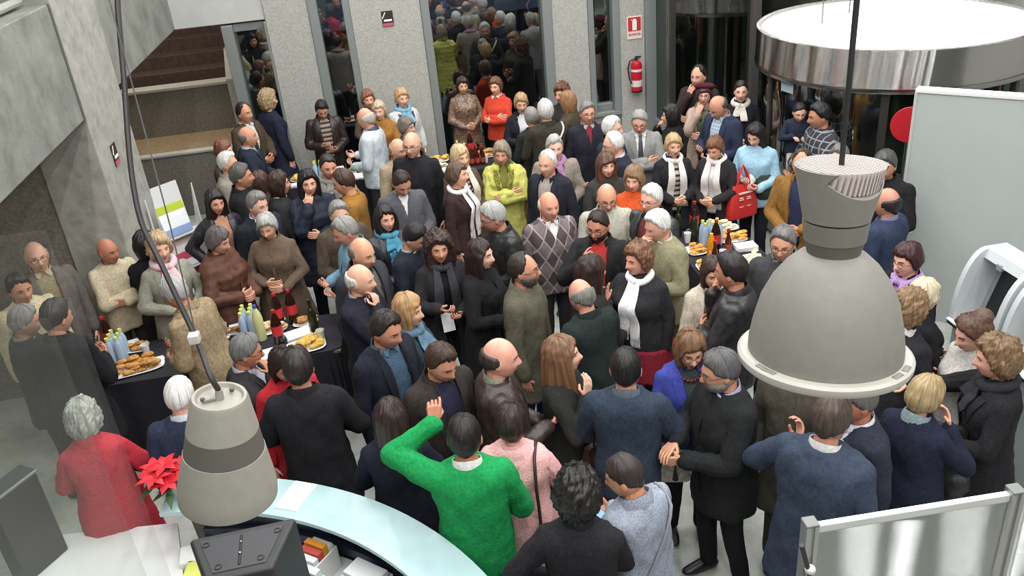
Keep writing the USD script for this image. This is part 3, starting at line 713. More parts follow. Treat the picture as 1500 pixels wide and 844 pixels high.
# front left table
PLT = [
 (-2.43, 6.56, .26, .115, 12, "long white platter of golden pastries at the near left table corner", "pastries", PAST, 26, .042, "golden brown pastries on the long platter at the near left corner"),
 (-2.47, 6.93, .10, .09, 0, "small platter of pastries between water bottles and the tan jacket", "pastries", PAST, 8, .038, "brown pastries beside the water bottles on the front left table"),
 (-1.77, 6.90, .10, .09, 0, "small platter of pastries just right of the tan corduroy jacket", "pastries", PAST, 8, .036, "small golden pastries right of the tan corduroy jacket"),
 (-1.63, 6.96, .08, .07, 0, "tiny platter of dark filled pastries under the quilted brown coat", "pastries", ["5a3a1e", "9a6a34", "d0b080"], 7, .036, "dark filled pastries in front of the quilted brown coat"),
 (-1.31, 6.90, .13, .10, 20, "platter of sliced bread behind the yellow soda bottle", "bread", ["b88a58", "dcb888", "ecd6b0"], 10, .045, "sliced bread behind the yellow soda bottle"),
 (-1.00, 6.50, .17, .12, 8, "round platter of crisps at the right end of the front left table", "crisps", CHIP, 22, .034, "heap of yellow crisps at the right end of the front left table"),
 (-1.02, 6.92, .11, .08, -8, "white platter of pastries behind the dark wine bottle", "pastries", PAST, 9, .036, "golden pastries behind the dark wine bottle"),
 (3.08, 7.58, .17, .085, -8, "oblong platter of white sandwiches at the far end of the right table", "sandwiches", SAND, 16, .036, "pale sandwiches at the far end of the right table"),
 (3.08, 7.30, .14, .09, 0, "platter of orange pastries at the right table's outer edge", "pastries", ["b06a1c", "dc9a3c", "ecc078"], 14, .038, "orange pastries at the right table's outer edge by the red bag"),
 (3.05, 6.72, .16, .20, 20, "large square tray of sandwiches near the grey-haired man with glasses", "sandwiches", SAND, 26, .036, "white and green sandwiches on the large square tray"),
 (2.66, 7.17, .09, .11, 0, "small platter of orange crisps beside the olive tan jacket", "crisps", ["b8701c", "dc9836", "ecc078"], 14, .03, "orange crisps beside the olive tan jacket"),
 (2.64, 6.80, .10, .11, 0, "small platter of pale yellow crisps at the near end of the right table", "crisps", CHIP, 14, .032, "pale yellow crisps at the near end of the right table"),
 (-1.25, 10.86, .15, .08, 14, "platter of yellow pastries at the left of the back left table", "pastries", CHIP, 14, .036, "yellow pastries at the left of the back left table"),
 (-.68, 10.80, .13, .10, 0, "platter of brown pastries at the right of the back left table", "pastries", PAST, 12, .036, "brown pastries at the right of the back left table"),
 (.52, 10.86, .13, .09, -10, "platter of yellow snacks at the left of the back centre table", "pastries", CHIP, 12, .036, "yellow snacks at the left of the back centre table"),
 (1.12, 10.80, .13, .10, -10, "platter of toasted pastries at the right of the back centre table", "pastries", PAST, 12, .038, "toasted pastries by the yellow-green coat"),
 (.52, 10.58, .12, .07, 0, "platter of sandwiches at the front of the back centre table", "sandwiches", SAND, 10, .034, "sandwiches at the front of the back centre table"),
]
for k, p in enumerate(PLT):
    platter(*p[:2], p[2], p[3], p[4], p[5], p[6], p[7], p[8], p[9], 100 + k, p[10])
B("cola", -2.69, 6.98, "cola bottle with red cap at the left end of the front left table")
B("lemon", -1.385, 6.76, "pale yellow soda bottle with a blue cap on the front left table")
B("cola", -1.24, 6.94, "cola bottle with red label, left of two on the front left table")
B("cola", -1.12, 6.97, "cola bottle with red label, right of two on the front left table")
B("cola", -1.22, 6.62, "cola bottle nearest to the white napkins on the front left table")
B("wine", -.93, 6.72, "dark green wine bottle at the right end of the front left table")
packs(-2.585, 6.82, 2, 3, "water bottles with yellow-green caps at the front left table's left end")
packs(-1.50, 6.92, 2, 3, "water bottles with yellow-green caps at the middle of the front left table")
napkins(-2.55, 7.0, 15, "white napkins behind the water bottles at the left end")
napkins(-2.26, 6.62, 12, "white napkins just left of the tan corduroy jacket", .15)
napkins(-1.07, 6.72, 18, "white napkins among bottles at the right of the front left table", .22, .03, .16)
napkins(-1.60, 7.0, 8, "white napkin box beside the yellow-capped bottles in the middle", .17, .05, .08)
napkins(-1.33, 6.47, 12, "white paper napkin before the man eating at the front left table", .17, .01)
cups(-2.36, 6.80, "clear plastic cup left of the tan corduroy jacket")
cups(-1.73, 6.97, "frosted plastic cup right of the tan corduroy jacket")
cups(-.87, 6.58, "clear plastic cup at the far right end of the front left table")
# right table
B("cola", 2.80, 7.60, "cola bottle with red cap at the far end of the right table")
B("wine", 2.73, 7.42, "dark green wine bottle beside the water bottles on the right table")
B("wine", 2.62, 7.56, "dark wine bottle behind the white-haired man on the right table")
packs(2.86, 7.30, 3, 2, "water bottles with yellow-green caps on the right table")
B("juice", 2.74, 6.98, "orange juice bottle with yellow cap on the right table")
B("cola", 2.83, 7.10, "cola bottle behind the orange juice on the right table")
B("beer", 2.72, 6.84, "brown beer bottle in front of the orange juice")
B("beer", 2.93, 7.04, "brown beer bottle among the plastic cups")
cups(2.83, 6.92, "tall clear cups near the beer bottles on the right table", 2)
cups(2.66, 7.40, "white plastic cup by the wine bottles on the right table", 1, "e6e6e4")
napkins(3.12, 7.08, -4, "white napkin stack in the middle of the right table", .20, .04, .14)
# back tables
packs(-1.02, 10.78, 2, 2, "water bottles with yellow-green caps on the back left table")
napkins(-.80, 11.0, 4, "white napkin box at the rear of the back left table", .18, .05, .10)
napkins(-.52, 10.66, 0, "white paper plate stack at the right of the back left table", .20, .02)
napkins(-1.30, 10.64, 8, "white napkins at the near left corner of the back left table", .16, .03, .10)
B("water", .78, 10.86, "clear bottle between the pastries on the back centre table")
B("water", .86, 10.72, "blue-grey water bottle on the back centre table")
B("cola", .95, 10.88, "cola bottle on the back centre table")
for k in range(6):
    B("beer", .92 + .07 * (k % 3), 10.50 + .08 * (k // 3), "small dark bottles grouped on the back centre table", group="small dark bottles on the back centre table")
cups(1.10, 10.56, "white paper cups beside the yellow-green coat", 2, "f0f0ee")
napkins(.50, 10.43, 5, "white napkins at the near left corner of the back centre table", .18, .03, .10)

# ---------------------------------------------------------------- things on the counter and desk
CZ = 1.1005
o = thing("paper_sheet", "white sheet of paper lying on the frosted glass counter", "paper", (-.885, 4.15, CZ), -28)
obj("sheet", rbox(-.075, .075, -.12, .12, 0, .003, .0014, 5), plain("paper_white", "eceeee", .6), o)
def box_(name, label, cat, loc, rz, dims, cols):
    t = thing(name, label, cat, loc, rz)
    w, d, h = dims
    obj("tray", (rbox(-w / 2, w / 2, -d / 2, d / 2, 0, h, .004, 6) - bx(-w / 2 + .008, w / 2 - .008, -d / 2 + .008, d / 2 - .008, .008, h + 1)), plain("tray_white", "d8dad8", .5), t)
    n = len(cols)
    for k, c in enumerate(cols):
        y = -d / 2 + .014 + (d - .028) * k / n
        obj("leaflet_stack", bx(-w / 2 + .012, w / 2 - .012, y, y + (d - .03) / n * .92, .009, h + .03 + .015 * ((k * 7) % 3)), plain("stack_" + c, c, .5), t)
    return t
box_("brochure_holder", "brochure holder with orange and red leaflets inside the counter", "brochure holder", (-.80, 3.86, .7455), -38, (.16, .20, .16), ["d8dcdc", "b5483a", "d08a30", "e0dcd6"])
box_("brochure_holder", "brochure holder with pale blue and green leaflets behind the loudspeaker", "brochure holder", (-.86, 3.69, .7455), -38, (.16, .18, .12), ["9ec0cc", "2c7a58", "dfe6e4"])
box_("brochure_holder", "low holder of green-edged forms beside the loudspeaker", "brochure holder", (-.80, 3.52, .7455), -38, (.16, .16, .08), ["e6e8e6", "4a9a86"])
box_("paper_tray", "white letter tray full of paper beside the brochure holders", "paper tray", (-.56, 3.60, .7455), -42, (.24, .30, .12), ["ecedec", "e2e4e4"])
box_("paper_tray", "pale grey letter tray at the end of the work surface", "paper tray", (-.37, 3.36, .7455), -50, (.22, .20, .09), ["d6d6cc", "c4c4b4", "b9b9a8"])
for k, (x, y, rz, c, lab) in enumerate(((-1.52, 4.18, 8, "eef0ea", "stack of white forms at the left end of the counter's work surface"), (-1.47, 4.02, -6, "d7dc6e", "pad of yellow notes at the left end of the work surface"), (-1.40, 4.14, 14, "dfe39a", "pale yellow leaflets under the small pendant lamp"), (-1.46, 3.84, 3, "cfcdd2", "pile of grey papers left of the loudspeaker"))):
    o = thing("paper_stack", lab, "papers", (x, y, .7455), rz)
    for j in range(4):
        obj("sheet", bx(-.11, .11, -.075, .075, .012 * j, .012 * j + .0115).rotate((0, 0, (j * 37) % 9 - 4)), plain("sheet_" + c, c, .6), o)

# poinsettia
po = thing("poinsettia", "red poinsettia in a teal pot at the left end of the counter", "potted plant", (-1.62, 4.36, CZ))
obj("pot", lathe([(0, 0), (.06, 0), (.075, .12), (.080, .125), (.072, .13), (.06, .11), (0, .11)], 28), plain("pot_teal", "8fb0ae", .3), po)
rg = random.Random(5)
def leaf(L, W, a, el, base):
    t = np.linspace(0, 1, 7)
    d = np.array([math.cos(a) * math.cos(el), math.sin(a) * math.cos(el), math.sin(el)])
    P = np.array(base) + np.outer(t * L, d) + np.outer(-.35 * L * t ** 2, (0, 0, 1))
    return ribbon(P, np.array([[-math.sin(a), math.cos(a), 0]] * 7), W * np.array([.15, .6, 1, .95, .7, .35, .05]), .002)
for (cx, cy, cz) in ((0, 0, .22), (.09, .03, .17), (-.08, .05, .18), (.02, -.09, .16), (-.05, -.08, .20)):
    obj("stem", tube([(cx * .2, cy * .2, .10), (cx, cy, cz)], .005, 6), plain("stem_green", "4a6a34", .6), po)
    for k in range(7):
        obj("bract", leaf(.10 + .02 * rg.random(), .05, k * .9 + rg.random() * .3, .25 + .2 * rg.random(), (cx, cy, cz)), plain("bract_red", "c8202c", .5), po)
    for k in range(4):
        obj("leaf", leaf(.12, .05, k * 1.6 + rg.random(), -.15, (cx, cy, cz - .05)), plain("leaf_green", "35542e", .5), po)

# ---------------------------------------------------------------- bags and things that people hold
def bag(name, label, cat, loc, rz, w, d, h, c, kind="leather", handle=True, taper=.85):
    t = thing(name, label, cat, loc, rz)
    V = loft([(0, w * .46, d * .46, 0), (.01, w / 2, d / 2, 0), (h * .6, w / 2 * (1 + taper) / 2, d / 2 * .9, 0), (h, w / 2 * taper, d / 2 * .45, 0)], 24, 5)
    obj("bag_body", man(V), cloth(kind, c), t, smooth=40)
    if handle:
        th = np.linspace(0, np.pi, 11)
        for s in (-1, 1):
            obj("handle", tube([(w * .22 * math.cos(q), s * d * .2, h - .01 + w * .42 * math.sin(q)) for q in th], .007, 6), cloth(kind, c), t)
    return t
rb = thing("tote_bag", "bright red cloth tote bag with white print, hanging from the pale blue sweater's hand", "bag", (3.42, 7.90, .72), 14)
obj("bag_body", man(loft([(0, .17, .05, 0), (.01, .18, .055, 0), (.12, .175, .06, 0), (.30, .145, .04, 0), (.36, .12, .02, 0)], 28, 4)), plain("tote_red", "cf2f2c", .6), rb)
for s in (-1, 1):
    obj("handle", tube([(-.08, s * .015, .35), (-.05, s * .012, .46), (.0, 0, .56), (.05, s * .012, .46), (.08, s * .015, .35)], .011, 6), plain("tote_red", "cf2f2c", .6), rb)
for z, w in ((.272, .165), (.225, .045), (.205, .05), (.13, .05)):
    for x0 in ((-.08,) if w > .1 else (-.07, .02)):
        obj("printed_line", bx(x0, x0 + w, -.062 - .0 * z, -.05, z, z + (.016 if w > .1 else .006)), plain("print_white", "eedcd8", .6), rb)
obj("paper", tube([(.09, 0, .34), (.12, .0, .40), (.15, .0, .37)], [.03, .05, .012], 8), plain("paper_white", "eceeee", .6), rb)
hb = bag("handbag", "cream handbag with a dark tassel below the royal blue blazer", "bag", (1.44, 4.30, .60), -14, .27, .10, .24, "b5ada2", taper=.95)
obj("tassel", tube([(.03, -.055, .20), (.03, -.066, .12), (.03, -.064, .04)], [.006, .005, .02], 8), plain("tassel_dark", "3a332c", .7), hb)
obj("flap", rbox(-.13, .13, -.052, .052, .225, .245, .008, 6), cloth("leather", "c2bab0"), hb)
bag("shoulder_bag", "brown leather shoulder bag beside the woman with long auburn hair", "bag", (.98, 4.36, .72), 40, .30, .10, .24, "4a372c")
bag("shoulder_bag", "brown shoulder bag hanging at the yellow-green coat", "bag", (1.36, 8.50, .80), 10, .24, .10, .26, "6a5440")
bag("shoulder_bag", "orange-brown bag beside the woman with long straight brown hair", "bag", (1.33, 5.55, .95), 30, .22, .09, .24, "8a3e24")
bag("handbag", "black leather bag held before the dotted scarf at the right edge", "bag", (2.93, 3.72, .98), -40, .28, .09, .16, "1f1f21", handle=False)
hat = thing("knit_hat", "purple knitted hat tucked at the olive parka's side", "hat", (.90, 5.38, .90))
hv = blob([((0, 0, 0), (.075, .065, .06)), ((.02, .01, .05), (.045, .04, .035))], 20)
v, f, _ = meshkit.arrays(hv.refine_to_length(.02))
obj("hat_body", (v + normals(v, f) * ((meshkit.noise(v * 70, 4)[:, None] - .5) * .02), f), cloth("boucle", "3a2f66"), hat, smooth=True)
ph = thing("phone", "black smartphone with a lit blue screen in the denim jacket's hands", "phone", (0.753, 3.329, 1.27), 35)
obj("phone_body", rbox(-.04, .04, -.08, .08, -.006, .006, .005, 8).rotate((18, 0, 0)), plain("phone_black", "151517", .3), ph)
obj("screen", bx(-.034, .034, -.06, .06, .006, .0075).rotate((18, 0, 0)), mat("screen_glow", {"e": ("emission", {"color": (.30, .50, .85), "strength": .8})}, surface="e.emission"), ph)
def held_paper(x, y, z, rz, w, h, label, tilt_=70):
    t = thing("paper", label, "paper", (x, y, z), rz)
    obj("sheet", rbox(-w / 2, w / 2, -.002, .002, -h / 2, h / 2, .0015, 5).rotate((tilt_ - 90, 0, 0)), plain("paper_white", "eceeee", .6), t)
held_paper(.20, 6.16, .98, 10, .10, .16, "white folded paper held by the woman with long brown curls")
held_paper(1.02, 5.22, 1.05, 60, .14, .24, "white sheet between the olive parka and the dark green coat")
ct = thing("folded_coat", "dark grey-green coat folded over the pale blue sweater's arm", "coat", (3.72, 8.02, .92), 20)
cv = blob([((0, 0, .16), (.13, .08, .07)), ((.03, .01, -.10), (.12, .06, .08)), ((-.02, -.02, .05), (.13, .09, .1))], 20)
v, f, _ = meshkit.arrays(cv.refine_to_length(.03))
obj("cloth_fold", (v + normals(v, f) * ((meshkit.noise(v * 22, 9)[:, None] - .5) * .04), f), cloth("wool", "414640"), ct, smooth=True)
cj = thing("folded_jacket", "black leather jacket over the arm at the right edge", "coat", (2.98, 3.62, .70), -30)
cv = blob([((0, 0, .16), (.10, .07, .06)), ((.0, .0, -.14), (.10, .05, .08)), ((.02, -.02, .02), (.11, .07, .1))], 20)
v, f, _ = meshkit.arrays(cv.refine_to_length(.03))
obj("cloth_fold", (v + normals(v, f) * ((meshkit.noise(v * 22, 11)[:, None] - .5) * .045), f), cloth("leather", "2a2a2b"), cj, smooth=True)
# ---------------------------------------------------------------- people
def sstep(x, a, b):
    t = np.clip((x - a) / (b - a), 0, 1)
    return t * t * (3 - 2 * t)

NU, NV = 44, 34
def _grid(nu=NU, nv=NV, warp=.35):
    u = np.arange(nu) / nu * 2 * np.pi
    ph = u - warp * np.sin(u)                     # phi = 0 at the face, denser there
    th = (np.arange(nv) + .5) / nv * np.pi
    T, P = np.meshgrid(th, ph, indexing="ij")
    d = np.stack([np.sin(T) * np.sin(P), np.sin(T) * np.cos(P), np.cos(T)], -1).reshape(-1, 3)
    d = np.vstack([d, [[0, 0, 1]], [[0, 0, -1]]])
    ph = np.r_[np.abs((P.ravel() + np.pi) % (2 * np.pi) - np.pi), 0, 0]
    i = np.arange(nu); j = (i + 1) % nu; F = []
    for r in range(nv - 1):
        F += [np.stack([r * nu + i, (r + 1) * nu + j, r * nu + j], 1), np.stack([r * nu + i, (r + 1) * nu + i, (r + 1) * nu + j], 1)]
    F += [np.stack([np.full(nu, nu * nv), i, j], 1), np.stack([np.full(nu, nu * nv + 1), (nv - 1) * nu + j, (nv - 1) * nu + i], 1)]
    F = np.vstack(F)
    v0 = d[F[0]]
    if np.dot(np.cross(v0[1] - v0[0], v0[2] - v0[0]), v0.sum(0)) < 0:
        F = F[:, ::-1]
    return d, ph, F
GD, GP, GF = _grid()
HD, HP, HF = _grid(68, 40, 0.)                 # the hair has a grid of its own
HS = np.arctan2(HD[:, 0], HD[:, 1])            # signed angle round the head, 0 at the face
HUV = np.stack([HS / np.pi, np.arccos(np.clip(HD[:, 2], -1, 1)) / np.pi], 1)

def skull(d, sex):
    """head without features, origin mid-head, facing +y"""
    rx, ry, rz = (.0765, .098, .119) if sex == "m" else (.073, .094, .115)
    v = d * (rx, ry, rz)
    low = np.clip(-d[:, 2], 0, 1)
    v[:, 0] *= 1 - (.22 if sex == "m" else .3) * low ** 1.6
    v[:, 1] *= np.where(d[:, 1] < 0, 1 - .35 * low, 1 - .06 * low)
    v[:, 1] += .012 * low ** 2 * (d[:, 1] > 0) * 1.0
    v[:, 1] -= .006 * np.clip(d[:, 2], 0, 1) * (d[:, 1] > 0)
    return v

def head_verts(sex):
    v = skull(GD, sex)
    x, z = v[:, 0].copy(), v[:, 2].copy()
    fr = sstep(GD[:, 1], .25, .6)
    g = lambda cx, cz, sx, sz: np.exp(-((x - cx) / sx) ** 2 - ((z - cz) / sz) ** 2)
    nose = np.where(z > -.034, np.exp(-((z + .034) / .032) ** 2), np.exp(-((z + .034) / .010) ** 2)) * np.exp(-(x / (.0105 + .004 * (z < -.02))) ** 2)
    dy = .026 * nose
    for s in (-1, 1):
        dy -= .011 * g(s * .031, .002, .019, .013)
        dy += .005 * g(s * .03, .024, .02, .008)
        dy += .005 * g(s * .042, -.03, .02, .018)
    dy += .006 * g(0, -.056, .02, .006) + .006 * g(0, -.069, .017, .006) - .004 * g(0, -.0625, .022, .0035)
    dy += .009 * g(0, -.098, .022, .016)
    v[:, 1] += dy * fr
    return v
HEADV = {s: head_verts(s) for s in "mf"}

def face_y(sex, x, z):
    v = HEADV[sex]
    f = np.where(v[:, 1] > .02)[0]
    k = f[np.argsort((v[f, 0] - x) ** 2 + (v[f, 2] - z) ** 2)[:3]]
    return v[k, 1].mean()

def ears(sex):
    p = sphpts(10)
    w = .0745 if sex == "m" else .070
    return [M3.hull_points(p * (.010, .020, .031) + (s * w, -.006, -.006)) for s in (-1, 1)]

HEADM = {}
for _s in "mf":
    HEADM[_s] = man((HEADV[_s], GF))
    for _e in ears(_s):
        HEADM[_s] = HEADM[_s] + _e

def hair_verts(style, sex, seed):
    d, ph = HD, np.degrees(HP)
    z = d[:, 2]
    base = skull(d, sex)
    # hairline height along phi: (front, temple 60, ear 90, nape 180), thickness, extension downwards
    S = {"full": (.60, .34, -.12, -.62, .015, 0), "crop": (.62, .36, -.12, -.60, .010, 0), "recede": (.86, .52, -.12, -.62, .012, 0), "bald": (1.6, 1.0, -.10, -.62, .011, 0),
         "shaved": (2, 2, 2, 2, .004, 0), "short": (.46, .16, -.42, -.72, .027, 0), "curly": (.50, .12, -.50, -.78, .036, .01), "bob": (.45, .0, -1.2, -1.2, .026, .045),
         "bobl": (.42, -.05, -1.2, -1.2, .030, .055), "long": (.52, .05, -1.2, -1.2, .024, .22), "longb": (.34, .0, -1.2, -1.2, .026, .17), "longw": (.50, .05, -1.2, -1.2, .032, .33),
         "curlyl": (.50, .05, -1.2, -1.2, .042, .13), "curlys": (.46, .1, -.5, -.85, .034, 0), "pulled": (.62, .34, -.1, -.55, .010, 0), "updo": (.55, .25, -.2, -.6, .026, 0),
         "cap": (.36, .0, -.5, -.8, .02, 0)}[style]
    line = np.interp(ph, [0, 35, 60, 90, 180], [S[0], S[0] * .96, S[1], S[2], S[3]])
    side = 1 if seed % 2 else -1
    line = line + .16 * (meshkit.noise(d * 7 + seed * 1.7, seed) - .5) + .07 * np.sin(side * HS * 1.5) * (ph < 70)
    m = sstep(z, line - .07, line + .09)
    if style == "bald":
        top = np.interp(ph, [0, 70, 95, 180], [-1, -.2, .34, .52])
        m = m * (1 - sstep(z, top - .1, top + .12)) * sstep(ph, 62, 84)
    if style == "recede":
        m *= 1 - .6 * sstep(-ph, -48, -30) * sstep(z, .2, .5) * (1 - sstep(z, .9, .97))
    t = np.full(len(d), S[4])
    if style in ("short", "bob", "bobl", "curly"):
        t = t * (.75 + .35 * sstep(z, .2, .9))
    if style in ("full", "crop", "recede", "pulled"):
        t = t * (.40 + .85 * sstep(z, -.2, .85)) + .006 * np.exp(-((ph - 25) / 30) ** 2) * sstep(z, .45, .7) * (style == "full")
    strand = meshkit.noise(np.stack([np.cos(HS) * 7, np.sin(HS) * 7, z * 1.6], 1) + seed, seed + 5) - .5
    t = t * (1 + .55 * strand)
    r = np.linalg.norm(base, axis=1)
    nz = meshkit.fbm(d * 3.2 + seed, 3, seed) - .5
    t = t * (1 + .7 * nz)
    if "curl" in style:
        t = t + .026 * (meshkit.noise(d * 11 + seed, seed) - .5) + .014 * (meshkit.noise(d * 21 + seed, seed + 2) - .5)
    off = np.where(m > .02, m * t - (1 - m) * .012, -.016)
    v = base * ((r + off) / r)[:, None]
    if S[5]:
        lowr = sstep(-z, -.15, .85) * sstep(ph, 48, 74)
        v[:, 2] -= S[5] * lowr * (.8 + .4 * meshkit.noise(d * 5 + seed, seed + 3))
        k = lowr * min(S[5] / .2, 1.3)
        v[:, 0] *= 1 + .28 * k * (1 - .2 * (z < -.9))
        v[:, 1] -= .045 * k * sstep(ph, 60, 140) - .03 * k * (1 - sstep(ph, 60, 110))
        big = "w" in style
        v[:, 1] -= .05 * k * sstep(ph, 90, 150) * big
        v += (meshkit.noise(v * 38 + seed, seed)[:, None] - .5) * .02 * k[:, None] * d * (1.6 if "curl" in style or big else .8)
    return v

def beard_verts(sex):
    d, ph = GD, np.degrees(GP)
    base = HEADV[sex]
    z = base[:, 2]
    m = sstep(-z, .030, .045) * (1 - sstep(ph, 92, 105))
    mouth = np.exp(-(base[:, 0] / .02) ** 4 - ((z + .0625) / .008) ** 4)
    m *= 1 - mouth
    m *= 1 - np.exp(-(base[:, 0] / .05) ** 4) * sstep(z, -.05, -.046)
    r = np.linalg.norm(base, axis=1)
    return base * ((r + np.where(m > .02, m * .010 - (1 - m) * .006, -.01)) / r)[:, None]

# torso table for a 1.72 m figure: z, half width, half depth, y offset
TORSO = {"m": [(.44, .19, .15, -.005), (.62, .185, .14, -.005), (.74, .178, .135, -.005), (.84, .175, .13, -.005), (.94, .176, .13, 0), (1.04, .170, .132, .008), (1.14, .168, .128, .010),
               (1.24, .178, .128, .008), (1.33, .190, .122, 0), (1.39, .188, .106, -.008), (1.425, .160, .088, -.012), (1.45, .105, .072, -.012), (1.475, .068, .062, -.010)],
         "f": [(.44, .20, .155, -.005), (.62, .195, .15, -.005), (.74, .188, .14, -.005), (.84, .182, .135, -.008), (.94, .176, .13, -.004), (1.04, .156, .118, .003), (1.12, .148, .112, .006),
               (1.22, .158, .130, .018), (1.29, .166, .134, .018), (1.35, .170, .110, 0), (1.39, .162, .092, -.008), (1.42, .135, .080, -.010), (1.448, .088, .066, -.010), (1.475, .060, .056, -.008)]}

def torso_rings(sex, b, off, z0, z1=1.475, flare=0.0):
    T = np.array(TORSO[sex])
    zs = [z for z in T[:, 0] if z0 < z < z1]
    zs = [z0] + zs + [z1]
    out = []
    for z in zs:
        a, d, y = (np.interp(z, T[:, 0], T[:, k]) for k in (1, 2, 3))
        k = 1 + (b - 1) * (1 if z < 1.3 else .6 if z < 1.4 else .2)
        fl = flare * max(0, (.95 - z))
        out.append((z, a * k + off + fl, d * k * (1 + (b - 1) * .4 * (z < 1.3)) + off + fl * .8, y))
    return out

def front_y(rings, x, z):
    R = np.array(rings)
    a, d, y = (np.interp(z, R[:, 0], R[:, k]) for k in (1, 2, 3))
    return y + d * max(1e-4, 1 - min(abs(x) / a, .999) ** 2.4) ** (1 / 2.4)

# hands, built once: wrist at the origin, fingers along +y, palm facing -z, thumb on +x
def make_hand(curl, spread=.0, thumb=.5):
    pts = [((x, y, 0), (.012, .012, .010)) for x, y in ((-.017, .0), (.017, .0), (-.032, .075), (.030, .082), (.0, .086))]
    m = blob(pts, 8)
    for i, (x, L) in enumerate(((-.031, .062), (-.011, .076), (.010, .082), (.030, .074))):
        p = np.array([x, .084 - .006 * (i == 0), 0.]); a = math.radians(curl * (.5 if i == 3 and curl > 50 else 1)); ang = a * .5
        sx = spread * (i - 1.5) / 1.5
        for seg, f in enumerate((.46, .32, .26)):
            q = p + L * f * np.array([math.sin(sx), math.cos(ang) * math.cos(sx), -math.sin(ang)])
            m = m + cone(p, .0092 - .0008 * seg, q, .0085 - .0009 * seg, 6)
            p = q; ang += a
    p = np.array([.026, .022, -.004])
    for q, r in (((.050, .052, -.012 - .02 * thumb), .0105), ((.056 - .02 * thumb, .078, -.018 - .03 * thumb), .0092)):
        q = np.array(q); m = m + cone(p, .0125 if r > .01 else .0098, q, r, 6); p = q
    return m
HANDS = {"relax": make_hand(24), "fist": make_hand(78, 0, 1.0), "flat": make_hand(6, .12, .1), "hold": make_hand(44, 0, .9), "point": make_hand(62, 0, .9)}

def unit(v):
    v = np.asarray(v, float)
    return v / (np.linalg.norm(v) + 1e-9)

# right-hand side specs: wrist, finger direction, palm normal, hand, elbow hint
DOWN = ((.235, .03, .84), (-.05, .12, -1), (-1, .1, 0), "relax", (.6, -.8, -.2))
CLASP = ((.085, .235, 1.02), (-.9, .45, -.15), (-.1, -1, .3), "relax", (.8, -.4, -.6))
WAIST = ((.10, .22, 1.08), (-1, .3, .0), (0, -1, .1), "relax", (.9, -.4, -.5))
HOLD = ((.10, .255, 1.13), (-.55, .8, .2), (-.5, -.1, .8), "hold", (.7, -.6, -.7))
CHIN = ((.055, .165, 1.40), (-.25, -.25, 1), (-.1, -1, -.2), "fist", (.5, .1, -.9))
MOUTH = ((.075, .20, 1.43), (-.5, -.45, .9), (-.3, -1, -.1), "hold", (.6, .3, -.8))
CROSS_R = ((-.055, .205, 1.185), (-1, -.15, .12), (0, -1, 0), "relax", (.9, .0, -.6))
CROSS_L = ((-.02, .238, 1.135), (-1, -.25, .15), (0, -1, 0), "relax", (.9, .0, -.6))
POSES = {"down": (DOWN, DOWN), "clasp": (CLASP, (CLASP[0][:1] + (.26, 1.05), *CLASP[1:])), "waist": (WAIST, (WAIST[0][:1] + (.24, 1.03), *WAIST[1:])),
         "hold": (HOLD, ((.085, .235, 1.05), *HOLD[1:])), "chin": (CHIN, ((.02, .23, 1.12), (-1, .1, .2), (0, -1, 0), "relax", (.9, -.2, -.5))),
         "chin2": (((.11, .17, 1.36), (-.4, .1, 1), (-.6, -1, 0), "relax", (.6, .2, -.9)), DOWN), "mouth": (MOUTH, HOLD), "cross": (CROSS_R, CROSS_L),
         "phone": (((.09, .29, 1.17), (-.55, .8, .1), (-.5, -.3, .8), "hold", (.7, -.5, -.6)), ((.07, .27, 1.09), (-.5, .9, .1), (-.3, 0, 1), "hold", (.7, -.5, -.6))),
         "hips": (((.205, .06, .99), (-.8, .6, -.4), (-1, -.3, 0), "relax", (1, -.6, .1)), ((.205, .06, .99), (-.8, .6, -.4), (-1, -.3, 0), "relax", (1, -.6, .1))),
         "pocket": (((.205, .09, .93), (-.3, .4, -1), (-1, 0, 0), "relax", (.9, -.7, 0)),) * 2,
         "point": (((.09, .27, 1.36), (-.45, -.1, 1), (-.6, -.8, 0), "point", (.6, .2, -.8)), HOLD), "handup": (((.16, .26, 1.30), (-.1, .15, 1), (-.9, -.2, 0), "flat", (.7, -.2, -.8)), DOWN),
         "lookhand": (((.03, .30, 1.18), (-.5, .85, -.25), (-.1, -.2, -1), "relax", (.8, -.4, -.5)), ((.07, .29, 1.10), (-.3, 1, 0), (-1, 0, .2), "hold", (.8, -.4, -.5))),
         "raisel": (HOLD, ((.17, .24, 1.55), (-.15, .45, .85), (.2, .9, -.4), "fist", (.9, .25, -.1))), "elbowl": (DOWN, ((.24, .26, 1.20), (.25, .6, .9), (.6, -.8, 0), "hold", (1, -.5, -.6))),
         "reachl": (((.18, .42, 1.28), (.0, 1, .05), (0, 0, -1), "relax", (.8, -.4, -.6)), ((.10, .27, 1.05), (-.5, .8, .1), (-.4, 0, 1), "hold", (.7, -.5, -.6))),
         "carry": (((.05, .27, 1.13), (-1, .3, .1), (0, -1, .3), "relax", (.8, -.4, -.5)), ((.12, .29, 1.02), (-.9, .5, .1), (0, -.4, 1), "relax", (.9, -.4, -.5))),
         "selfpoint": (((.02, .27, 1.22), (-.5, .6, .6), (-.6, -.6, .4), "relax", (.7, -.4, -.7)), ((.205, .08, 1.00), (-.8, .6, -.4), (-1, -.3, 0), "relax", (1, -.7, .1))),
         "seated": (((.10, .20, 1.20), (-.3, 1, 0), (0, 0, -1), "relax", (.7, -.3, -.7)),) * 2}

